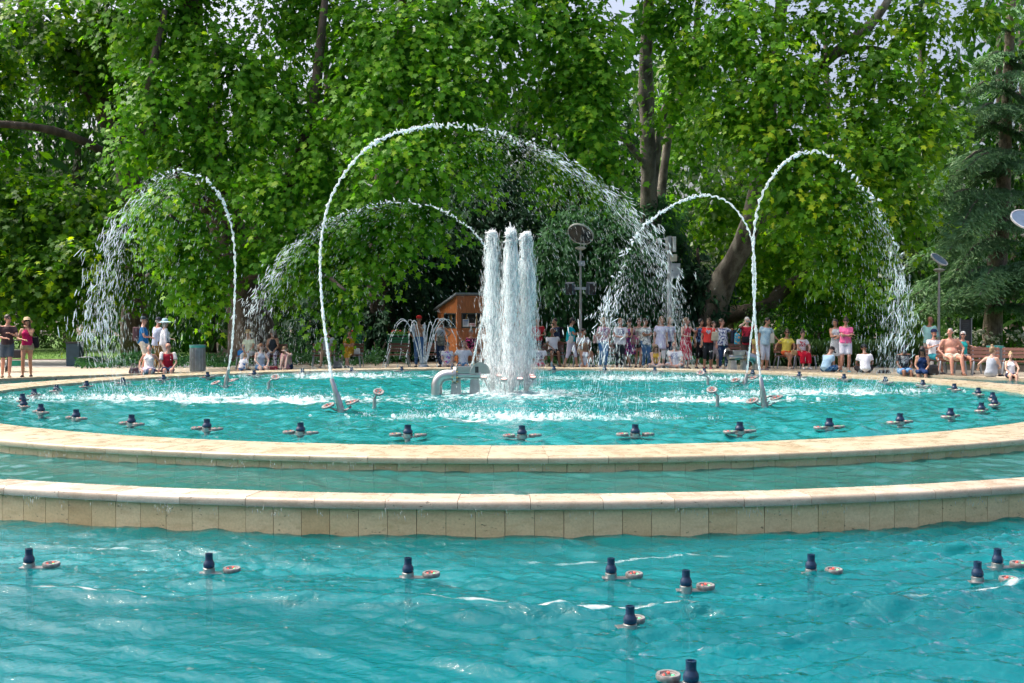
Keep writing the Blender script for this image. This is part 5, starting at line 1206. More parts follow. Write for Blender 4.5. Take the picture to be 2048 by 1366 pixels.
m_eye = M('eye_dark', (.02, .015, .012), .2); m_lip = M('lips', (.38, .13, .11), .5); m_shade = M('sunglass_lens', (.008, .008, .01), .08); m_shade_b = M('sunglass_blue', (.02, .25, .42), .08, .6)
def ik(a, b, l1, l2, pole):
    a, b, pole = (np.array(x, float) for x in (a, b, pole)); d = b - a; D = np.linalg.norm(d); D2 = min(max(D, abs(l1 - l2) + .02), l1 + l2 - .004); u = d / (D + 1e-9); b2 = a + u * D2
    x = (l1 * l1 - l2 * l2 + D2 * D2) / (2 * D2); h = math.sqrt(max(0, l1 * l1 - x * x)); p = pole - u * (pole @ u); p /= np.linalg.norm(p) + 1e-9
    return a + u * x + p * h, b2
def rot(yaw, pitch, roll=0): return np.array(Matrix.Rotation(yaw, 3, 'Z') @ Matrix.Rotation(-pitch, 3, 'X') @ Matrix.Rotation(roll, 3, 'Y'))
def lerp(a, b, t): return a + (b - a) * t
ARMS = {  # hand offset from the pelvis (x outward, y forward is negative, z up), elbow pole
    'down': ((.23, -.03, -.10), (.5, 1, 0)), 'front': ((.05, -.24, .17), (1, .4, -.6)), 'crossed': ((-.10, -.20, .26), (1, -.1, -.8)), 'phone': ((.06, -.30, .30), (1, .2, -1)), 'camera': ((.07, -.28, .66), (1, -.2, -.6)),
    'chin': ((.02, -.16, .50), (.7, -.3, -1)), 'hip': ((.20, -.02, .08), (1, .6, 0)), 'up': ((.30, -.12, .62), (1, .1, -.7)), 'wave': ((.26, -.26, .42), (1, .2, -.8)), 'lap': ((.06, -.30, .06), (1, .3, -.2)), 'knee': ((.13, -.36, .10), (1, .4, -.1)), 'prop': ((.27, .06, .0), (.6, 1, 0)), 'side': ((.30, -.02, .02), (.6, 1, 0)),
    'reach': ((.42, -.10, .12), (.4, 1, -.4)), 'head': ((.05, -.20, .62), (1, -.2, -.5)), 'between': ((.03, -.36, -.02), (1, .3, 0)), 'akimbo': ((.24, -.22, .06), (1, .9, .2)), 'bench': ((.42, .05, .28), (.3, 1, -.5))}
LEGS = {  # foot offset from the pelvis for each side, knee pole
    'stand': ((.10, 0, None), (0, -1, 0)), 'rim': ((.11, -.50, -.38), (0, -.3, 1)), 'bench': ((.13, -.50, None), (0, -.4, 1)), 'cross': ((-.16, -.30, .0), (1, -.35, .25)), 'kneesup': ((.09, -.46, .02), (0, -.2, 1)), 'shinscross': ((-.06, -.48, None), (0.3, -.4, 1))}
def person(label, px, r, yaw=0, pose='stand', h=1.70, b=1.0, fem=True, skin='fair', hair=('short', 'brown'), top=('tee', (.7, .7, .7)), bot=('shorts', (.3, .28, .22)), shoes=(.05, .05, .06), arms=('down', 'down'), head=(0, 0), lean=0.0, side=0.0, hat=None, glasses=None, legs=None, seat=None, z0=None, dx=0.0, group=None, walk=0.0, beard=None):
    """one figure; yaw 0 faces the camera, +90 faces the right of the photo"""
    q = ring_at(px, r); s = h / 1.72
    seated = pose != 'stand'
    seat_z = {'stand': 0, 'rim': .04, 'bench': .45, 'floor': .04, 'floorg': .004}[pose] if seat is None else seat
    base_z = .004 if pose in ('stand', 'bench', 'floorg') else .04
    if z0 is not None: base_z = z0
    root = empty('person', (q.x + dx, q.y, base_z), R_(yaw), label, 'person', group or 'visitors around the fountain'); root.scale = (s, s, s)
    pr_ = random.Random(int(px * 7 + r * 100)); jx, jy, js = pr_.uniform(-.05, .05), pr_.uniform(-.10, .10), pr_.uniform(-.05, .05); side = side + js; head = (head[0] + pr_.uniform(-8, 8), head[1] + pr_.uniform(-4, 4)); lean = lean + pr_.uniform(-.02, .06)
    legk = legs or {'stand': 'stand', 'rim': 'rim', 'bench': 'bench', 'floor': 'cross', 'floorg': 'cross'}[pose]
    P = np.array([0, 0, .93 if not seated else ((seat_z - base_z) / s + .105)])
    sp = np.array([math.sin(side), -math.sin(lean) * math.cos(side), math.cos(lean) * math.cos(side)]); X = nz(np.array([1, 0, 0]) - sp * sp[0]); Y = np.cross(sp, X)
    Rt = np.stack([X, Y, sp], 1)
    TP = lambda x, y, z: P + Rt @ np.array([x, y, z])
    sw = (.155 if fem else .180) * (1 + (b - 1) * .35)
    # joints
    J = {}
    for sg, nm in ((-1, 'L'), (1, 'R')):
        J['sh' + nm] = TP(sg * sw, 0, .452); J['hip' + nm] = P + np.array([sg * .088 * (1 + (b - 1) * .5), 0, -.01])
        (fx, fy, fz), pole = LEGS[legk if isinstance(legk, str) else legk[0 if sg < 0 else 1]]
        if fz is None: foot = np.array([sg * fx + (jx if sg > 0 else 0) - js * .8, fy - (walk * sg) + (jy * sg if not seated else jy * .5 * sg), .075])
        else: foot = P + np.array([sg * fx, fy, fz - .06]); 
        if legk == 'cross': foot = np.array([sg * fx, fy, .05])
        if legk == 'kneesup': foot = np.array([sg * fx, fy, .075])
        J['kn' + nm], J['an' + nm] = ik(J['hip' + nm], foot, .44, .43, np.array(pole) * np.array([sg, 1, 1]))
        (hx, hy, hz), pole = ARMS[arms[0 if sg < 0 else 1]]
        tgt = TP(sg * hx, hy, hz) if not seated or arms[0] not in ('x',) else TP(sg * hx, hy, hz)
        J['el' + nm], J['wr' + nm] = ik(J['sh' + nm], tgt, .285, .255, Rt @ (np.array(pole) * np.array([sg, 1, 1])))
    nb = TP(0, .01, .52); Rh = Rt @ rot(R_(head[0]), 0) @ rot(0, R_(head[1]))
    hc = nb + (Rt @ np.array([0, -.012, .065])) + Rh @ np.array([0, -.015, .095])
    H = lambda x, y, z: hc + Rh @ np.array([x, y, z]) * 1.07
    sk = SKIN[skin]
    # body: fused into one surface
    mb = MB()
    bw = b; cw = .150 if fem else .168
    torso = [(TP(0, .0, .015), (.160 * bw, .112 * bw, .115)), (TP(0, -.005 * bw, .17), ((.125 if fem else .14) * bw, .098 * bw, .15)), (TP(0, .0, .33), (cw * (.6 + .4 * bw), .105 * (.5 + .5 * bw), .165))]
    if b > 1.12: torso.append((TP(0, -.05 * b, .13), (.135 * b, .11 * b, .13)))
    if fem: torso += [(TP(-.07, -.075, .34), (.062, .06, .062)), (TP(.07, -.075, .34), (.062, .06, .062))]
    for c, rd in torso: mb.add(*s_ell(c, rd, Rt, 14, 10))
    mb.add(*s_cone(J['shL'], .046, J['shR'], .046, 10)); mb.add(*s_cone(TP(0, .015, .42), .075, nb + (hc - nb) * .45, .046, 10))
    mb.add(*s_ell(H(0, .012, .022), (.074, .09, .092), Rh, 14, 10)); mb.add(*s_ell(H(0, -.024, -.05), (.056, .062, .068), Rh, 12, 8)); pass
    lw = .55 + .45 * b
    for nm, sg in (('L', -1), ('R', 1)):
        a, k, e = J['hip' + nm], J['kn' + nm], J['an' + nm]
        mb.add(*s_cone(a, .088 * lw, k, .056, 12)); mb.add(*s_cone(k, .055, lerp(k, e, .33), .057, 10)); mb.add(*s_cone(lerp(k, e, .33), .057, e, .037, 10))
        fd = np.array([sg * .15, -1, 0]) if not (legk == 'rim') else np.array([0, -.7, -.7]); fd = fd / np.linalg.norm(fd)
        J['ft' + nm] = fd
        mb.add(*s_cone(e + np.array([0, .01, -.035]), .034, e + fd * .12 + np.array([0, 0, -.045]), .026, 8))
        sh, el, wr = J['sh' + nm], J['el' + nm], J['wr' + nm]
        mb.add(*s_cone(sh, .05 * lw, el, .037, 10)); mb.add(*s_cone(el, .037, lerp(el, wr, .3), .038, 10)); mb.add(*s_cone(lerp(el, wr, .3), .038, wr, .025, 10))
        hd = nz(wr - el); mb.add(*s_cone(wr, .025, wr + hd * .05, .032, 8))
    def post(ex, J=J, H=H, Rh=Rh):
        for nm, sg in (('L', -1), ('R', 1)):
            el, wr = J['el' + nm], J['wr' + nm]; d = nz(wr - el); up = np.array([0, 0, 1.0]); sdv = np.cross(d, up)
            sdv = nz(sdv) if np.linalg.norm(sdv) > .05 else np.array([1., 0, 0]); nrm = nz(np.cross(sdv, d)) * (-1 if d[2] < -.5 else 1); pal = wr + d * .065
            for f_, ln in zip((-1.5, -.5, .5, 1.5), (.062, .078, .08, .068)):
                r0 = pal + sdv * f_ * .017; m1 = r0 + d * ln * .55 - nrm * .008; m2 = m1 + d * ln * .32 - nrm * .024
                ex.add(*s_tube([r0 - d * .02, r0, m1, m2], [.0095, .0095, .0085, .006], 6), 0)
            th = wr + d * .03 - sdv * sg * .026; ex.add(*s_tube([th + d * -.01, th + d * .025 - sdv * sg * .018, th + d * .052 - sdv * sg * .02 - nrm * .012], [.011, .010, .007], 6), 0)
        for sg in (-1, 1): ex.add(*s_ell(H(sg * .031, -.079, .008), (.011, .007, .0065), Rh, 8, 5), 1); ex.add(*s_cone(H(sg * .017, -.083, .026), .0035, H(sg * .045, -.076, .027), .003, 5), 1)
        ex.add(*s_ell(H(0, -.081, -.058), (.021, .007, .007), Rh, 8, 5), 2); ex.add(*s_cone(H(0, -.076, .006), .009, H(0, -.093, -.026), .0135, 7), 0)
        for sg in (-1, 1): ex.add(*s_ell(H(sg * .073, .008, -.008), (.012, .02, .03), Rh, 8, 5), 0)
    fuse('body', mb, [sk, m_eye, m_lip], root, .029, post, 2)
    # clothes
    g_ = .016
    kind, *cargs = top
    if kind != 'none':
        tb = MB(); inf = .02 if kind in ('tee', 'blouse', 'polo', 'long', 'dressT') else .012
        low = {'tee': -.02, 'blouse': -.10, 'polo': -.03, 'tank': .0, 'long': -.05, 'dress': .0, 'dressT': 0.0, 'halter': .02, 'crop': .1, 'open': -.05, 'jump': 0}[kind]
        for i, (c, rd) in enumerate(torso):
            if i == 0 and kind in ('crop',): continue
            tb.add(*s_ell(c, (rd[0] + inf, rd[1] + inf, rd[2] + (.005 if i != 2 else .0)), Rt, 14, 10))
        tb.add(*s_tube([TP(0, 0, low), TP(0, 0, .12), TP(0, 0, .3)], [(.155 * bw + inf) * 1.0, (.135 * bw + inf), (.13 * bw + inf)], 16)) if kind != 'crop' else None
        if seated and lean > .25: pass
        if kind in ('tee', 'blouse', 'polo', 'long', 'dressT', 'open'):
            tb.add(*s_cone(J['shL'] - sp * .012, .052, J['shR'] - sp * .012, .052, 10))
            for nm in 'LR':
                sh, el, wr = J['sh' + nm], J['el' + nm], J['wr' + nm]
                if kind == 'long': tb.add(*s_cone(sh, .06 * lw + .006, el, .05, 10)); tb.add(*s_cone(el, .05, lerp(el, wr, .8), .042, 10, True, False))
                else: tb.add(*s_cone(sh - sp * .008, .051 * lw + .006, lerp(sh, el, .62), .054 * lw + .008, 10, True, False))
        else:
            for sg in (-1, 1): tb.add(*s_cone(TP(sg * .075, -.045, .40), .035, TP(sg * .085, .0, .50), .024, 8)); tb.add(*s_cone(TP(sg * .085, .0, .50), .024, TP(sg * .07, .06, .40), .035, 8))
        if kind in ('dress', 'dressT'):
            ln = cargs[3] if len(cargs) > 3 else .5
            if not seated: tb.add(*s_tube([TP(0, 0, .12), TP(0, 0, -.05), TP(0, 0, -ln * .6), TP(0, 0, -ln)], [.15 * bw, .185 * bw, .2 * bw, .215 * bw], 18))
            else:
                for nm in 'LR': tb.add(*s_cone(J['hip' + nm], .105 * lw, lerp(J['hip' + nm], J['kn' + nm], 1.0), .08, 10, True, True))
                tb.add(*s_cone(P, .13 * bw, (J['knL'] + J['knR']) / 2 * .7 + P * .3, .07, 10))
                if ln > .6:
                    for nm in 'LR': tb.add(*s_cone(J['kn' + nm], .085, lerp(J['kn' + nm], J['an' + nm], .8), .075, 10))
        mat = cloth(*cargs[:3]) if not (len(cargs) > 1 and cargs[1] == 'chest') else cloth(cargs[0], 'chest', cargs[2], round(float(P[2] + .32), 2))
        fuse('dress' if kind.startswith('dress') else 'shirt', tb, mat, root, .027, None, 3)
    kind, *cargs = bot
    if kind != 'none':
        pb = MB(); c, rd = torso[0]; pb.add(*s_ell(c, (rd[0] + .011, rd[1] + .011, rd[2] + .005), Rt, 14, 10))
        if not seated: pb.add(*s_tube([P + [0, 0, -.06], P + [0, 0, .10]], [.16 * bw, .142 * bw], 16))
        if b > 1.12: pb.add(*s_ell(TP(0, -.03 * b, .08), (.15 * b, .12 * b, .09), Rt, 12, 8))
        tcut = {'shorts': .55, 'hot': .32, 'bermuda': .85, 'capri': 1.35, 'pants': 1.92, 'skirt': .7, 'long': 1.7}[kind]
        for nm in 'LR':
            a, k, e = J['hip' + nm], J['kn' + nm], J['an' + nm]; r0 = .088 * lw + g_
            if kind in ('skirt', 'long'): r0 += .012
            if tcut <= 1: pb.add(*s_cone(a, r0, lerp(a, k, tcut), lerp(r0, .07, tcut * .7) + .012, 12, True, False))
            else:
                r1 = .066 if kind != 'long' else .09; pb.add(*s_cone(a, r0, k, r1 + .004, 12)); pb.add(*s_cone(k, r1 + .004, lerp(k, e, tcut - 1), .056 if kind == 'pants' else .062 if kind == 'capri' else .1, 12, True, False))
        if kind in ('skirt', 'long') and seated: pb.add(*s_cone(P, .14, (J['knL'] + J['knR']) / 2, .1, 10))
        fuse({'skirt': 'skirt', 'long': 'skirt'}.get(kind, 'trousers' if tcut > 1 else 'shorts'), pb, cloth(*cargs[:3]), root, .027, None, 3)
    # shoes
    if shoes is not None and legk not in ('rim',):
        for nm in 'LR':
            e, fd = J['an' + nm], J['ft' + nm]; V, F = s_ell((0, 0, 0), (.048, .135, .045), None, 12, 8); V[:, 2] = np.maximum(V[:, 2], -.022); V[V[:, 1] < -.03, 2] *= .75
            Rf = np.stack([np.cross(-fd, [0, 0, 1]), -fd, np.array([0, 0, 1.0])], 1)
            MB().add(V @ Rf.T + e + fd * .05 + np.array([0, 0, -.045]), F).build('shoe', cloth(shoes), root, 180)
    # hair
    st, hcname = hair; hm = HAIR[hcname]
    if st != 'bald':
        hb = MB()
        if st == 'crop': hb.add(*s_ell(H(0, .022, .034), (.078, .089, .086), Rh, 14, 10))
        elif st == 'sides': hb.add(*s_ell(H(0, .045, .0), (.081, .065, .055), Rh, 14, 10))
        else: hb.add(*s_ell(H(0, .024, .036), (.086, .094, .092), Rh, 14, 10)); hb.add(*s_ell(H(0, .055, -.02), (.075, .055, .08), Rh, 12, 8))
        if st == 'long':
            for sg in (-1, 0, 1): hb.add(*s_cone(H(sg * .055, .035, .0), .042, TP(sg * .08, .075, .42) if sg else TP(0, .11, .38), .035, 10))
            for sg in (-1, 1): hb.add(*s_cone(H(sg * .072, -.01, .02), .024, TP(sg * .085, -.03, .44), .02, 8))
        if st == 'bob':
            for sg in (-1, 1): hb.add(*s_cone(H(sg * .07, .01, .03), .034, H(sg * .07, .02, -.09), .03, 8))
            hb.add(*s_cone(H(0, .06, .0), .055, H(0, .06, -.09), .05, 8))
        if st == 'pony': hb.add(*s_ell(H(0, .11, .05), (.035, .04, .035), Rh, 8, 6)); hb.add(*s_cone(H(0, .125, .045), .034, H(0, .15, -.13), .018, 8))
        if st == 'bun': hb.add(*s_ell(H(0, .05, .135), (.045, .045, .042), Rh, 10, 8))
        if beard: hb.add(*s_ell(H(0, -.05, -.075), (.05, .045, .045), Rh, 10, 8))
        fuse('hair', hb, hm, root, .022, None, 2)
    if hat:
        k, hcol = hat[0], hat[1]; T_ = np.eye(4); T_[:3, :3] = Rh; T_[:3, 3] = H(0, .012, .045); hb = MB()
        if k == 'cap':
            hb.add(*s_lathe([(.100, -.005), (.097, .02), (.085, .06), (.055, .085), (.01, .095)], 18), T=T_)
            V, F = s_ell((0, -.115, .0), (.07, .075, .009), None, 14, 6); hb.add(V, F, 0, T_)
        elif k == 'visor':
            hb.add(*s_lathe([(.094, -.01), (.098, .0), (.096, .035), (.09, .036)], 18), T=T_); V, F = s_ell((0, -.115, .0), (.075, .08, .008), None, 14, 6); hb.add(V, F, 0, T_)
        else:
            w_ = .21 if k == 'sun' else .15
            hb.add(*s_lathe([(w_, -.022), (w_ * .7, .0), (.10, .012), (.096, .05), (.088, .085), (.06, .105), (.01, .11)], 24), T=T_); hb.add(*s_lathe([(.10, .012), (w_ * .7, -.006), (w_, -.028), (w_, -.022)], 24), T=T_)
        hb.build('hat', cloth(hcol), root, 60)
    if glasses:
        T_ = np.eye(4); T_[:3, :3] = Rh; T_[:3, 3] = H(0, 0, 0); gb = MB(); zz = .012 if glasses != 'up' else .085; yy = -.09 if glasses != 'up' else -.062
        for sg in (-1, 1): gb.add(*s_ell((sg * .033, yy, zz), (.028, .008, .019 if glasses != 'thin' else .003), None, 10, 6), 0, T_); gb.add(*s_tube([(sg * .058, yy + .005, zz + .006), (sg * .078, yy + .09, zz + .006)], .004, 5), 0, T_)
        gb.add(*s_tube([(-.012, yy - .002, zz + .004), (.012, yy - .002, zz + .004)], .004, 5), 0, T_)
        gb.build('glasses', m_shade_b if glasses == 'blue' else m_shade, root, 180)
    return root, J, TP, s, q
def wpt(pr, p):
    """a point of a figure's own frame in the world"""
    root = pr[0]; v = Matrix.Rotation(root.rotation_euler[2], 3, 'Z') @ Vector(p) * root.scale[0]; return v + root.location
def hang(label, pr, at_, col, size=(.14, .06, .13), strap_to=None, name='shoulder_bag', pat=None, col2=None):
    """bag carried by a figure: hangs at a point of the figure's frame, with a strap"""
    root = pr[0]; w = wpt(pr, at_); o = empty(name, w, root.rotation_euler[2], label, 'bag', None); mt = cloth(col, pat, col2)
    V, F = s_cbox((0, 0, 0), size, min(size) * .5); V[V[:, 2] > 0, 0] *= .85; MB().add(V, F).build('body', mt, o, 180)
    MB().add(*s_cbox((0, -size[1], size[2] * .35), (size[0] * .8, .012, size[2] * .5), .008)).build('flap', mt, o, 180)
    if strap_to is not None:
        inv = Matrix.Rotation(-root.rotation_euler[2], 3, 'Z'); t = inv @ (wpt(pr, strap_to) - w); a = (-size[0] * .8, 0, size[2] * .8); c = (size[0] * .8, 0, size[2] * .8)
        MB().add(*s_tube([a, lerp(np.array(a), np.array(t), .55), tuple(t), lerp(np.array(c), np.array(t), .55), c], .014, 6)).build('strap', mt, o, 180)
    return o
W = (.78, .78, .80); K = (.018, .018, .022); NAVY = (.02, .035, .09); JEAN = (.06, .15, .32); DJEAN = (.025, .05, .11); KHAKI = (.36, .31, .21)
# ---------------- left edge
p = person('man in a dark maroon T-shirt and slate shorts at the left edge', 14, 18.75, 25, h=1.80, fem=False, skin='rosy', hair=('short', 'dark'), top=('tee', (.055, .035, .04)), bot=('bermuda', (.07, .095, .12)), arms=('front', 'phone'), head=(28, 4), glasses='sun', shoes=(.28, .2, .13))
p = person('woman in a straw hat and magenta top looking up at the jets', 54, 18.75, 15, h=1.70, skin='tan', hair=('long', 'brown'), top=('tank', (.42, .012, .10)), bot=('hot', (.30, .26, .17)), arms=('front', 'chin'), head=(15, 25), hat=('brim', (.62, .48, .30)), glasses='sun', shoes=(.03, .02, .02))
hang('black bag on the back of the woman in magenta', p, (.20, .14, 1.02), K, (.11, .07, .16), (.12, .0, 1.42))
p = person('man in a blue polo shirt and cream shorts seen from the side', 286, 18.9, 95, h=1.74, fem=False, skin='rosy', hair=('sides', 'grey'), top=('polo', (.015, .16, .42)), bot=('bermuda', (.62, .58, .47)), arms=('front', 'front'), hat=('cap', (.03, .05, .06)))
hang('grey and red backpack on the man in the blue polo', p, (0, .20, 1.2), (.10, .06, .07), (.15, .09, .22), (.15, .0, 1.43), 'backpack')
p = person('man in a white and blue checked shirt turned away', 314, 19.3, 140, h=1.72, fem=False, skin='rosy', hair=('sides', 'grey'), top=('blouse', (.62, .68, .76), 'plaid', (.06, .16, .42)), bot=('pants', (.16, .11, .04)), hat=('cap', (.03, .035, .05)), arms=('front', 'down'))
p = person('woman in a white blouse and wide pale blue hat', 329, 18.8, 120, h=1.66, skin='fair', hair=('bob', 'grey'), top=('long', (.70, .74, .80)), bot=('capri', (.62, .64, .66)), hat=('sun', (.42, .60, .65)), arms=('down', 'front'))
hang('black shoulder bag of the woman in the wide hat', p, (-.20, -.06, .88), K, (.13, .06, .11), (.1, .0, 1.44))
p = person('seated woman in a white halter top and striped skirt', 298, 17.98, 6, 'rim', 1.68, skin='rosy', hair=('bun', 'black'), top=('halter', (.80, .79, .76)), bot=('skirt', (.72, .70, .72), 'stripe', (.12, .06, .25)), arms=('side', 'side'), head=(10, 22))
p = person('seated bald man in a red shirt with white sleeves', 335, 17.98, 18, 'rim', 1.76, fem=False, skin='rosy', hair=('bald', 'brown'), top=('tee', (.36, .015, .035)), bot=('bermuda', DJEAN), arms=('lap', 'knee'), head=(35, -2), lean=.18, glasses='thin')
for sg, nm in ((-1, 'L'), (1, 'R')):
    sh, el = p[1]['sh' + nm], p[1]['el' + nm]; mb = MB(); mb.add(*s_cone(lerp(sh, el, -.05), .066, lerp(sh, el, .66), .066, 10, True, False)); fuse('sleeve', mb, cloth((.74, .72, .70)), p[0], .02)
# ---------------- group by the plane trunk
p = person('woman in a straw hat and pale green T-shirt on the bench by the plane trunk', 499, 19.85, -10, 'bench', 1.64, skin='tan', hair=('short', 'dark'), top=('tee', (.60, .68, .48)), bot=('capri', (.70, .72, .72)), arms=('lap', 'knee'), head=(-25, 0), hat=('brim', (.42, .29, .12)))
hang('bright blue shoulder bag of the woman in the pale green T-shirt', p, (-.28, -.10, .52), (.03, .22, .55), (.11, .07, .13), (.08, -.05, 1.02))
p = person('small blonde child in blue overalls seen from behind', 483, 18.0, 160, 'floor', 1.12, b=1.05, skin='fair', hair=('pony', 'blond'), top=('tee', W), bot=('none',), arms=('front', 'down'), head=(0, -35), lean=.35, legs='kneesup')
ob_ = MB(); P_ = np.array([0, 0, .105]); ob_.add(*s_ell(P_ + [0, 0, .03], (.19, .145, .14), None, 14, 10)); ob_.add(*s_ell(p[2](0, .02, .18), (.165, .13, .17), None, 14, 10)); ob_.add(*s_cone(p[2](-.08, .07, .25), .05, p[2](-.09, .03, .49), .032, 8)); ob_.add(*s_cone(p[2](.08, .07, .25), .05, p[2](.09, .03, .49), .032, 8)); fuse('overalls', ob_, cloth((.035, .16, .48)), p[0], .022)
p = person('girl with a ginger ponytail and grey tank top looking right', 520, 17.98, 28, 'rim', 1.64, skin='pale', hair=('pony', 'ginger'), top=('tank', (.40, .47, .56)), bot=('shorts', (.10, .22, .42)), arms=('knee', 'knee'), head=(45, -4), glasses='thin')
p = person('woman in a black vest and patterned trousers on a bench', 547, 19.85, 0, 'bench', 1.66, b=1.1, skin='tan', hair=('short', 'grey'), top=('tank', (.03, .04, .05)), bot=('pants', (.55, .56, .62), 'print', (.10, .04, .12)), arms=('lap', 'lap'), head=(-8, 0), hat=('brim', (.22, .20, .17)))
p = person('girl in a pink T-shirt with her head bowed into her hand', 576, 17.98, -12, 'floor', 1.62, skin='pale', hair=('long', 'light'), top=('tee', (.66, .34, .40)), bot=('hot', DJEAN), arms=('lap', 'head'), head=(0, -45), lean=.3, legs='kneesup')
p = person('man in a lavender shirt and khaki shorts on a bench', 655, 19.95, 0, 'bench', 1.76, fem=False, skin='fair', hair=('crop', 'dark'), top=('polo', (.60, .64, .78)), bot=('bermuda', KHAKI), arms=('knee', 'lap'), head=(5, 0), lean=.12, hat=('cap', (.30, .27, .21)), glasses='thin')
p = person('woman in a mustard yellow top and trousers with folded arms', 698, 19.95, 0, 'bench', 1.66, skin='rosy', hair=('short', 'dark'), top=('tee', (.62, .34, .02)), bot=('capri', (.66, .37, .03)), arms=('crossed', 'crossed'), head=(4, 4), legs='shinscross')
hang('white cloth bag beside the woman in mustard yellow', p, (.30, -.10, .58), W, (.11, .07, .11), None, 'cloth_bag')
# ---------------- kiosk group
p = person('man in a red cap and open pale shirt behind the star fountain', 838, 19.3, 4, h=1.78, fem=False, skin='tan', hair=('crop', 'dark'), top=('none',), bot=('pants', JEAN), arms=('hip', 'chin'), head=(4, -8), hat=('cap', (.60, .03, .03)))
ob_ = MB()
for sg, nm in ((-1, 'L'), (1, 'R')):
    sh, el = p[1]['sh' + nm], p[1]['el' + nm]; ob_.add(*s_cone(sh, .07, lerp(sh, el, .75), .066, 10, True, False)); ob_.add(*s_cone(p[2](sg * .14, .02, .46), .06, p[2](sg * .17, .0, -.05), .05, 10)); ob_.add(*s_cone(p[2](sg * .10, .08, .44), .06, p[2](sg * .10, .09, -.05), .05, 10))
fuse('open_shirt', ob_, cloth((.58, .66, .78)), p[0], .022)
p = person('woman in a grey tank top and white visor looking up', 882, 19.2, -30, h=1.70, skin='tan', hair=('bob', 'dark'), top=('tank', (.42, .48, .55)), bot=('pants', DJEAN), arms=('down', 'hip'), head=(-15, 22), hat=('visor', W))
hang('camouflage backpack held by the woman in the visor', p, (.14, -.20, .95), (.14, .16, .14), (.13, .08, .17), (.16, -.12, 1.25), 'backpack', 'print', (.24, .25, .22))
p = person('seated woman in a white top with bright flowers and glasses', 894, 17.98, 8, 'rim', 1.66, b=1.05, skin='pale', hair=('pony', 'brown'), top=('tee', W, 'flowers'), bot=('shorts', W), arms=('lap', 'lap'), head=(4, 2), glasses='thin', side=.05)
p = person('seated young man in a plain white T-shirt left of the columns', 926, 17.98, 2, 'rim', 1.78, fem=False, skin='fair', hair=('crop', 'dark'), top=('tee', (.74, .76, .82)), bot=('bermuda', (.05, .18, .36)), arms=('side', 'side'), head=(25, 2))
p = person('woman in a black and pink top with a headband on the bench by the kiosk', 942, 20.1, 0, 'bench', 1.64, skin='rosy', hair=('bun', 'grey'), top=('tee', K, 'print', (.55, .05, .22)), bot=('skirt', (.45, .2, .26), 'print', K), arms=('lap', 'lap'), head=(-15, -18))
p = person('person in a pale blue T-shirt standing behind the left water column', 988, 19.3, 5, h=1.72, fem=False, skin='fair', hair=('short', 'light'), top=('tee', (.42, .60, .70)), bot=('pants', JEAN), arms=('front', 'front'))
p = person('woman in white standing behind the middle water column', 1014, 19.3, -20, h=1.72, hair=('bob', 'light'), top=('tank', W), bot=('pants', DJEAN), arms=('front', 'down'), head=(-15, 0))
p = person('seated person in a white T-shirt and pink shorts behind the columns', 1036, 17.98, 0, 'rim', 1.72, fem=False, skin='fair', hair=('crop', 'brown'), top=('tee', W), bot=('bermuda', (.6, .12, .16)), arms=('lap', 'lap'))
p = person('man in a red T-shirt holding papers right of the columns', 1077, 20.2, 4, h=1.72, fem=False, skin='tan', hair=('crop', 'grey'), top=('tee', (.45, .02, .03)), bot=('pants', K), arms=('front', 'front'), head=(4, -12))
p = person('man in a navy T-shirt with his hand at his mouth facing left', 1112, 20.4, -55, h=1.70, fem=False, skin='tan', hair=('crop', 'black'), top=('tee', (.03, .05, .10)), bot=('pants', K), arms=('down', 'chin'), head=(-20, 0), beard=True)
hang('black backpack behind the man in the navy T-shirt', p, (0, .2, 1.2), K, (.13, .08, .2), (.14, .0, 1.42), 'backpack')
p = person('seated man with mirrored blue sunglasses and a printed white T-shirt', 1078, 17.98, 0, 'rim', 1.74, fem=False, skin='brown', hair=('short', 'black'), top=('tee', W, 'chest', (.05, .09, .16)), bot=('bermuda', (.62, .10, .15)), arms=('front', 'front'), head=(0, 2), glasses='blue', beard=True)
p = person('grey haired man in a white polo shirt sprawled on a bench', 1106, 19.85, 8, 'bench', 1.76, b=1.08, fem=False, skin='brown', hair=('crop', 'grey'), top=('polo', (.74, .76, .80)), bot=('bermuda', K), arms=('lap', 'bench'), lean=-.15, head=(0, 4))
p = person('woman in a turquoise top walking right and reading her phone', 1141, 18.55, 80, h=1.72, skin='tan', hair=('short', 'black'), top=('tee', (.0, .42, .50)), bot=('capri', (.66, .64, .74)), arms=('phone', 'phone'), head=(8, -14), glasses='sun', walk=.26, shoes=K)
hang('cream shoulder bag of the woman in turquoise', p, (-.24, -.05, .98), (.66, .64, .56), (.13, .06, .12), (.12, .03, 1.44))
p = person('man in a white shirt with sunglasses on his head on a bench', 1164, 19.85, 25, 'bench', 1.74, fem=False, skin='tan', hair=('crop', 'black'), top=('polo', W), bot=('bermuda', KHAKI), arms=('phone', 'phone'), head=(25, -6), lean=.1, glasses='up')
p = person('seated girl in a white V-neck top and denim shorts looking down', 1170, 17.98, -4, 'rim', 1.64, skin='tan', hair=('long', 'light'), top=('crop', W), bot=('shorts', (.28, .44, .60)), arms=('between', 'between'), head=(-35, -15), lean=.08)
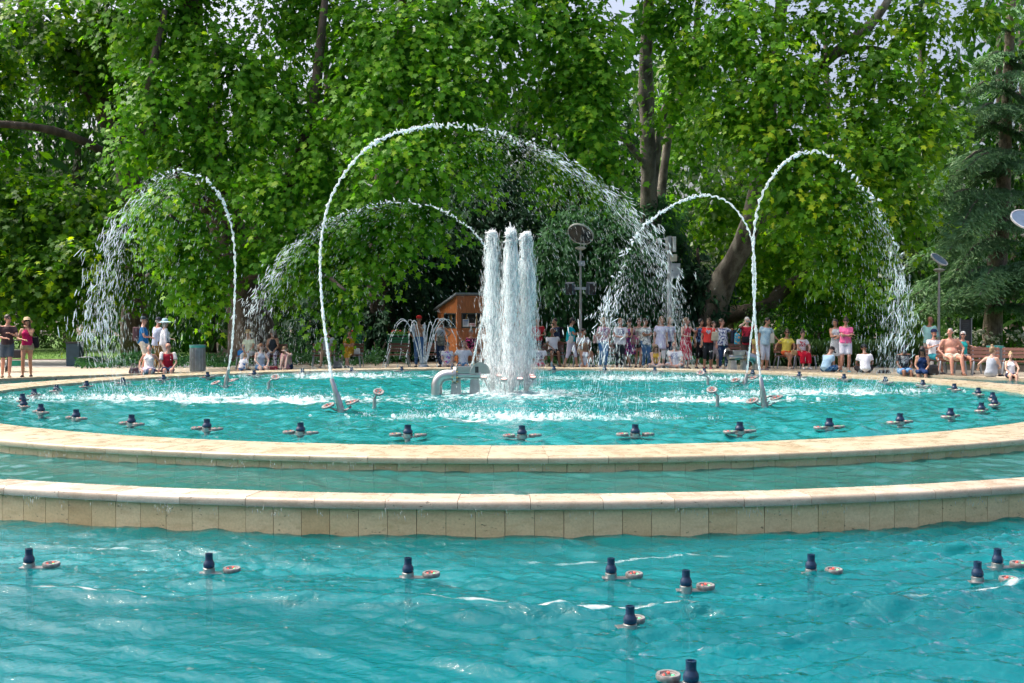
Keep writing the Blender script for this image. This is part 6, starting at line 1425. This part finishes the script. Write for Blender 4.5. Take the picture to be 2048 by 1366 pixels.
# ---------------- women under the spray
p = person('blonde woman in a pink top and tight jeans looking right', 1207, 18.6, 10, h=1.72, skin='tan', hair=('pony', 'blond'), top=('tee', (.68, .42, .50), 'chest', (.05, .08, .2)), bot=('pants', (.06, .20, .42)), arms=('front', 'down'), head=(45, 0), shoes=(.68, .45, .48))
hang('dusty pink bag behind the blonde woman', p, (-.24, .06, 1.0), (.55, .33, .30), (.10, .06, .14), (-.12, .0, 1.42))
p = person('stout woman in a white T-shirt and black trousers with backpack straps', 1240, 18.6, 6, h=1.70, b=1.32, skin='rosy', hair=('short', 'light'), top=('blouse', W, 'chest', (.06, .09, .2)), bot=('pants', (.02, .03, .035)), arms=('front', 'front'), head=(0, 2))
p = person('woman in a purple patterned dress behind the stout woman', 1260, 19.2, -60, h=1.66, skin='tan', hair=('bun', 'dark'), top=('dress', (.10, .04, .20), 'print', (.45, .06, .25), .45), bot=('none',), arms=('down', 'front'), head=(-10, 0))
p = person('woman with a floral bag and pink towel behind the patterned blouse', 1278, 19.3, -10, h=1.70, skin='rosy', hair=('short', 'brown'), top=('tee', (.62, .62, .55), 'print', (.3, .28, .22)), bot=('shorts', K), arms=('front', 'front'), head=(15, 0), glasses='sun')
hang('floral cloth bag with a pink towel held at the side', p, (-.12, -.22, .98), (.34, .28, .24), (.14, .07, .16), (-.1, -.05, 1.4), 'cloth_bag', 'print', (.5, .1, .25))
p = person('woman in a grey and white patterned blouse with crossed arms', 1291, 18.7, 25, h=1.70, b=1.08, skin='tan', hair=('short', 'dark'), top=('blouse', (.72, .74, .70), 'print', (.22, .25, .24)), bot=('pants', (.05, .13, .26)), arms=('crossed', 'crossed'), head=(20, 0), glasses='up')
p = person('tall woman in a long pale lavender tunic under the falling water', 1321, 18.8, 0, h=1.76, hair=('long', 'light'), skin='fair', top=('dressT', (.62, .64, .80), None, None, .28), bot=('capri', W), arms=('down', 'down'))
p = person('woman behind the lavender tunic seen only at the shoulder', 1338, 19.3, 5, h=1.74, hair=('bob', 'light'), skin='fair', top=('tee', (.60, .66, .78), 'print', (.35, .42, .62)), bot=('pants', DJEAN), arms=('down', 'down'))
p = person('girl in a yellow top sitting cross-legged on the rim', 1312, 18.0, -5, 'floor', 1.62, skin='pale', hair=('long', 'light'), top=('crop', (.66, .42, .06)), bot=('hot', JEAN), arms=('between', 'between'), head=(5, -28), lean=.22, shoes=W, glasses='up')
p = person('man in a printed white T-shirt sitting cross-legged looking left', 1349, 18.0, -8, 'floor', 1.76, b=1.08, fem=False, skin='rosy', hair=('crop', 'light'), top=('tee', W, 'chest', (.15, .18, .35)), bot=('bermuda', (.30, .40, .52)), arms=('between', 'knee'), head=(-25, 4), lean=.15, shoes=(.4, .42, .42))
p = person('woman in a long red dress with a ponytail looking right', 1372, 18.8, 30, h=1.72, b=1.05, skin='rosy', hair=('pony', 'light'), top=('dress', (.42, .02, .05), None, None, .62), bot=('none',), arms=('front', 'wave'), head=(30, 4))
hang('lime green bag behind the woman in the red dress', p, (.22, .10, 1.0), (.45, .62, .02), (.09, .06, .11), None, 'cloth_bag')
p = person('woman in a navy patterned blouse half hidden behind the coral T-shirt', 1401, 19.3, 20, h=1.68, skin='tan', hair=('bob', 'black'), top=('tee', NAVY, 'print', (.12, .25, .42)), bot=('capri', K), arms=('down', 'down'), head=(20, 0))
p = person('woman in a coral T-shirt with a heart print and black capri trousers', 1416, 18.7, -4, h=1.70, b=1.04, skin='tan', hair=('pony', 'brown'), top=('tee', (.72, .06, .05)), bot=('capri', (.02, .025, .03)), arms=('down', 'wave'), head=(-30, 0), shoes=(.55, .12, .14))
def heart(pr, z, col, w=.085):
    t = np.linspace(0, 2 * math.pi, 28, endpoint=False); x = w * np.sin(t) ** 3; zz = w / 16 * (13 * np.cos(t) - 5 * np.cos(2 * t) - 2 * np.cos(3 * t) - np.cos(4 * t))
    y = -.158 + .35 * x ** 2; V = np.concatenate([np.stack([x, y, zz + z], 1), np.stack([x, y + .03, zz + z], 1)]); n = len(t)
    MB().add(V, [tuple(range(n))] + [(i, n + i, n + (i + 1) % n, (i + 1) % n) for i in range(n)]).build('heart_print', cloth(col, 'print', (.3, .3, .38)), pr[0])
heart(p, 1.27, (.72, .55, .58))
hang('tan tote bag on the shoulder of the woman in coral', p, (.22, -.12, 1.12), (.58, .52, .38), (.13, .06, .15), (.18, .0, 1.44), 'tote_bag')
p = person('short haired woman in a white blouse with navy print and jeans', 1444, 18.8, 18, h=1.68, b=1.25, skin='rosy', hair=('short', 'brown'), top=('blouse', (.72, .74, .80), 'print', (.06, .09, .22)), bot=('pants', (.02, .05, .12)), arms=('down', 'wave'), head=(25, 4), shoes=(.6, .58, .55))
hang('dark jacket hanging from the hand of the woman in the printed blouse', p, (.34, -.20, 1.12), (.025, .035, .06), (.10, .08, .22), None, 'jacket')
p = person('person in grey trousers half hidden behind the printed blouse', 1428, 19.6, 10, h=1.6, skin='fair', hair=('short', 'dark'), top=('tee', (.35, .36, .4)), bot=('capri', (.40, .38, .42)), arms=('down', 'down'))
# ---------------- right of the middle
p = person('white haired woman in a red checked shirt photographing with her phone', 1493, 18.55, -2, h=1.74, b=1.05, skin='pale', hair=('short', 'white'), top=('blouse', (.62, .03, .06), 'plaid', (.06, .01, .02)), bot=('pants', (.07, .055, .045)), arms=('camera', 'camera'), head=(-4, 8), shoes=(.35, .2, .14))
w_ = wpt(p, (0, -.33, 1.60)); o = empty('phone', w_, 0, 'silver phone held up by the white haired woman', 'phone'); MB().add(*s_cbox((0, 0, 0), (.075, .006, .037), .004)).build('case', m_alu, o); MB().add(*s_box((0, .007, 0), (.068, .001, .032))).build('screen', m_shade, o); MB().add(*s_ell((.05, -.007, .015), (.008, .003, .008), None, 8, 4)).build('lens', m_shade, o)
hang('black camera bag on the front of the woman in red checks', p, (-.06, -.20, 1.00), K, (.13, .07, .10), (.12, .0, 1.44))
hang('turquoise printed bag at the side of the woman in red checks', p, (-.30, -.05, 1.02), (.02, .36, .55), (.10, .06, .18), (-.16, .0, 1.42), 'tote_bag', 'print', (.6, .35, .15))
p = person('seated person in yellow half hidden behind the two jets', 1513, 20.5, 10, 'bench', 1.66, skin='tan', hair=('short', 'dark'), top=('tee', (.70, .62, .20)), bot=('shorts', (.6, .36, .24)), arms=('lap', 'lap'), lean=.3, head=(0, -10))
p = person('woman in a pale blue patterned blouse and grey capris leaning to the right', 1529, 18.7, 12, h=1.72, b=1.06, skin='tan', hair=('short', 'black'), top=('blouse', (.45, .62, .68), 'print', (.32, .5, .6)), bot=('capri', (.50, .54, .60)), arms=('down', 'reach'), head=(25, -4), side=.10, glasses='thin', shoes=(.22, .18, .2))
hang('cream canvas bag with dark flower on the woman in pale blue', p, (.22, -.08, 1.05), (.64, .60, .48), (.08, .05, .16), (.16, .0, 1.44), 'tote_bag')
p = person('seated woman in a yellow top and orange shorts with sunglasses', 1573, 20.55, 4, 'bench', 1.68, b=1.05, skin='tan', hair=('short', 'brown'), top=('tee', (.78, .68, .12)), bot=('shorts', (.68, .13, .04)), arms=('reach', 'knee'), head=(-18, 2), glasses='sun', shoes=(.6, .5, .42), legs='shinscross')
p = person('seated girl in a white T-shirt and red wide trousers', 1602, 20.6, 10, 'bench', 1.62, skin='fair', hair=('bun', 'dark'), top=('tee', W, 'chest', (.45, .03, .05)), bot=('long', (.52, .01, .035)), arms=('lap', 'knee'), head=(0, -2), lean=.12, shoes=W)
hang('straw bag on the bench beside the girl in red trousers', p, (-.30, -.1, .56), (.55, .42, .22), (.10, .07, .11), None, 'straw_bag')
p = person('boy in a pale blue T-shirt and black cap sitting with his back turned', 1651, 18.05, 128, 'floor', 1.62, fem=False, skin='fair', hair=('crop', 'dark'), top=('tee', (.40, .62, .78)), bot=('bermuda', (.02, .07, .18), 'print', (.08, .25, .45)), arms=('between', 'between'), head=(-10, -25), lean=.38, hat=('cap', K))
p = person('woman in a bright pink T-shirt and white shorts looking down with folded arms', 1691, 18.55, -8, h=1.74, b=1.1, skin='rosy', hair=('bun', 'dark'), top=('tee', (.85, .16, .36)), bot=('bermuda', (.70, .70, .78)), arms=('crossed', 'crossed'), head=(-12, -35), shoes=(.1, .3, .34))
p = person('woman in a grey spotted dress behind the woman in pink', 1672, 19.1, -15, h=1.68, skin='tan', hair=('bob', 'dark'), top=('dress', (.42, .47, .50), 'spots', (.68, .7, .72), .42), bot=('none',), arms=('crossed', 'front'), head=(-5, -10))
p = person('boy in a white T-shirt and black shorts sitting with his back turned', 1731, 18.05, 172, 'floor', 1.70, fem=False, skin='brown', hair=('crop', 'black'), top=('tee', (.80, .80, .84)), bot=('bermuda', K), arms=('front', 'front'), head=(0, -22), lean=.22, hat=('cap', (.02, .03, .04)))
p = person('man in a charcoal printed T-shirt looking at his phone on the rim', 1807, 17.98, -2, 'rim', 1.78, fem=False, skin='brown', hair=('crop', 'black'), top=('tee', (.03, .035, .04), 'chest', (.45, .46, .46)), bot=('bermuda', (.14, .30, .55)), arms=('lap', 'lap'), head=(0, -40), lean=.22, hat=('cap', (.04, .04, .05)), beard=True)
w_ = wpt(p, (0, -.40, .20)); o = empty('phone', w_, 0, 'blue phone in the hands of the man in charcoal', 'phone'); MB().add(*s_cbox((0, 0, 0), (.07, .035, .006), .004)).build('case', cloth((.03, .15, .4)), o); MB().add(*s_box((0, 0, .007), (.062, .03, .001))).build('screen', m_shade, o)
p = person('woman with long black hair in a navy dress leaning over her phone', 1844, 17.98, -18, 'rim', 1.66, skin='tan', hair=('long', 'black'), top=('dress', (.012, .035, .11), None, None, .45), bot=('none',), arms=('lap', 'lap'), head=(-18, -38), lean=.22)
p = person('bald man in a teal and navy sweater standing and looking right', 1858, 20.9, 125, h=1.76, fem=False, skin='brown', hair=('bald', 'black'), top=('long', (.25, .48, .48)), bot=('pants', (.62, .60, .55)), arms=('front', 'front'), head=(-20, 0), glasses='sun')
p = person('man in a white T-shirt, navy cap and teal shorts on a bench', 1868, 19.6, 8, 'bench', 1.74, fem=False, skin='rosy', hair=('crop', 'dark'), top=('tee', W), bot=('bermuda', (.02, .20, .26)), arms=('phone', 'lap'), head=(8, 0), lean=-.08, hat=('cap', (.015, .03, .08)), beard=True, legs='shinscross')
p = person('shirtless man in cream shorts with his hands on his knees', 1902, 19.05, -6, 'bench', 1.84, b=1.30, fem=False, skin='rosy', hair=('crop', 'grey'), top=('none',), bot=('shorts', (.66, .64, .50)), arms=('akimbo', 'akimbo'), head=(-38, 2), shoes=(.16, .08, .05))
p = person('grey haired woman in a teal top with sunglasses behind the shirtless man', 1925, 20.3, -4, 'bench', 1.64, skin='rosy', hair=('short', 'white'), top=('tank', (.02, .42, .40)), bot=('shorts', (.2, .2, .22)), arms=('lap', 'bench'), head=(-20, 0), glasses='sun')
p = person('girl in a grey dress with a blonde bun seen from behind', 1982, 18.05, 135, 'floor', 1.66, skin='fair', hair=('bun', 'light'), top=('dress', (.38, .42, .48), None, None, .7), bot=('none',), arms=('front', 'reach'), head=(-25, 0), lean=.10, legs='kneesup')
p = person('small girl in a white tank top sitting at the right edge', 2022, 17.98, -10, 'rim', 1.36, skin='fair', hair=('bun', 'blond'), top=('tank', (.80, .80, .84)), bot=('shorts', (.02, .025, .06)), arms=('lap', 'knee'), head=(-5, 2))
# ------------------------------------------------------------------ fuse all figures in one go
tmp = []
for name, mb, mat, parent, voxel, post, smooth in JOBS:
    me = bpy.data.meshes.new('t'); me.from_pydata(mb.arr().tolist(), [], mb.F); o = bpy.data.objects.new('t', me); COL.objects.link(o)
    m = o.modifiers.new('r', 'REMESH'); m.mode = 'VOXEL'; m.voxel_size = voxel
    m = o.modifiers.new('s', 'SMOOTH'); m.factor = .5; m.iterations = smooth; tmp.append(o)
dg = bpy.context.evaluated_depsgraph_get(); dg.update()
for o, (name, mb, mat, parent, voxel, post, smooth) in zip(tmp, JOBS):
    me = bpy.data.meshes.new_from_object(o.evaluated_get(dg)); me.name = name
    mats = mat if isinstance(mat, list) else [mat]
    me.materials.clear()
    if post:
        ex = MB(); post(ex); n0 = len(me.vertices)
        V = np.empty(n0 * 3); me.vertices.foreach_get('co', V); F = [tuple(p_.vertices) for p_ in me.polygons]
        full = MB().add(V.reshape(-1, 3), F, 0); nf = len(F); full.add(ex.arr(), ex.F, 0); full.M[nf:] = ex.M
        bpy.data.meshes.remove(me); me = full.mesh(name, mats)
    else:
        for m in mats: me.materials.append(m)
    me.polygons.foreach_set('use_smooth', [True] * len(me.polygons))
    ob(name, me, parent)
for o in tmp:
    me = o.data; bpy.data.objects.remove(o); bpy.data.meshes.remove(me)
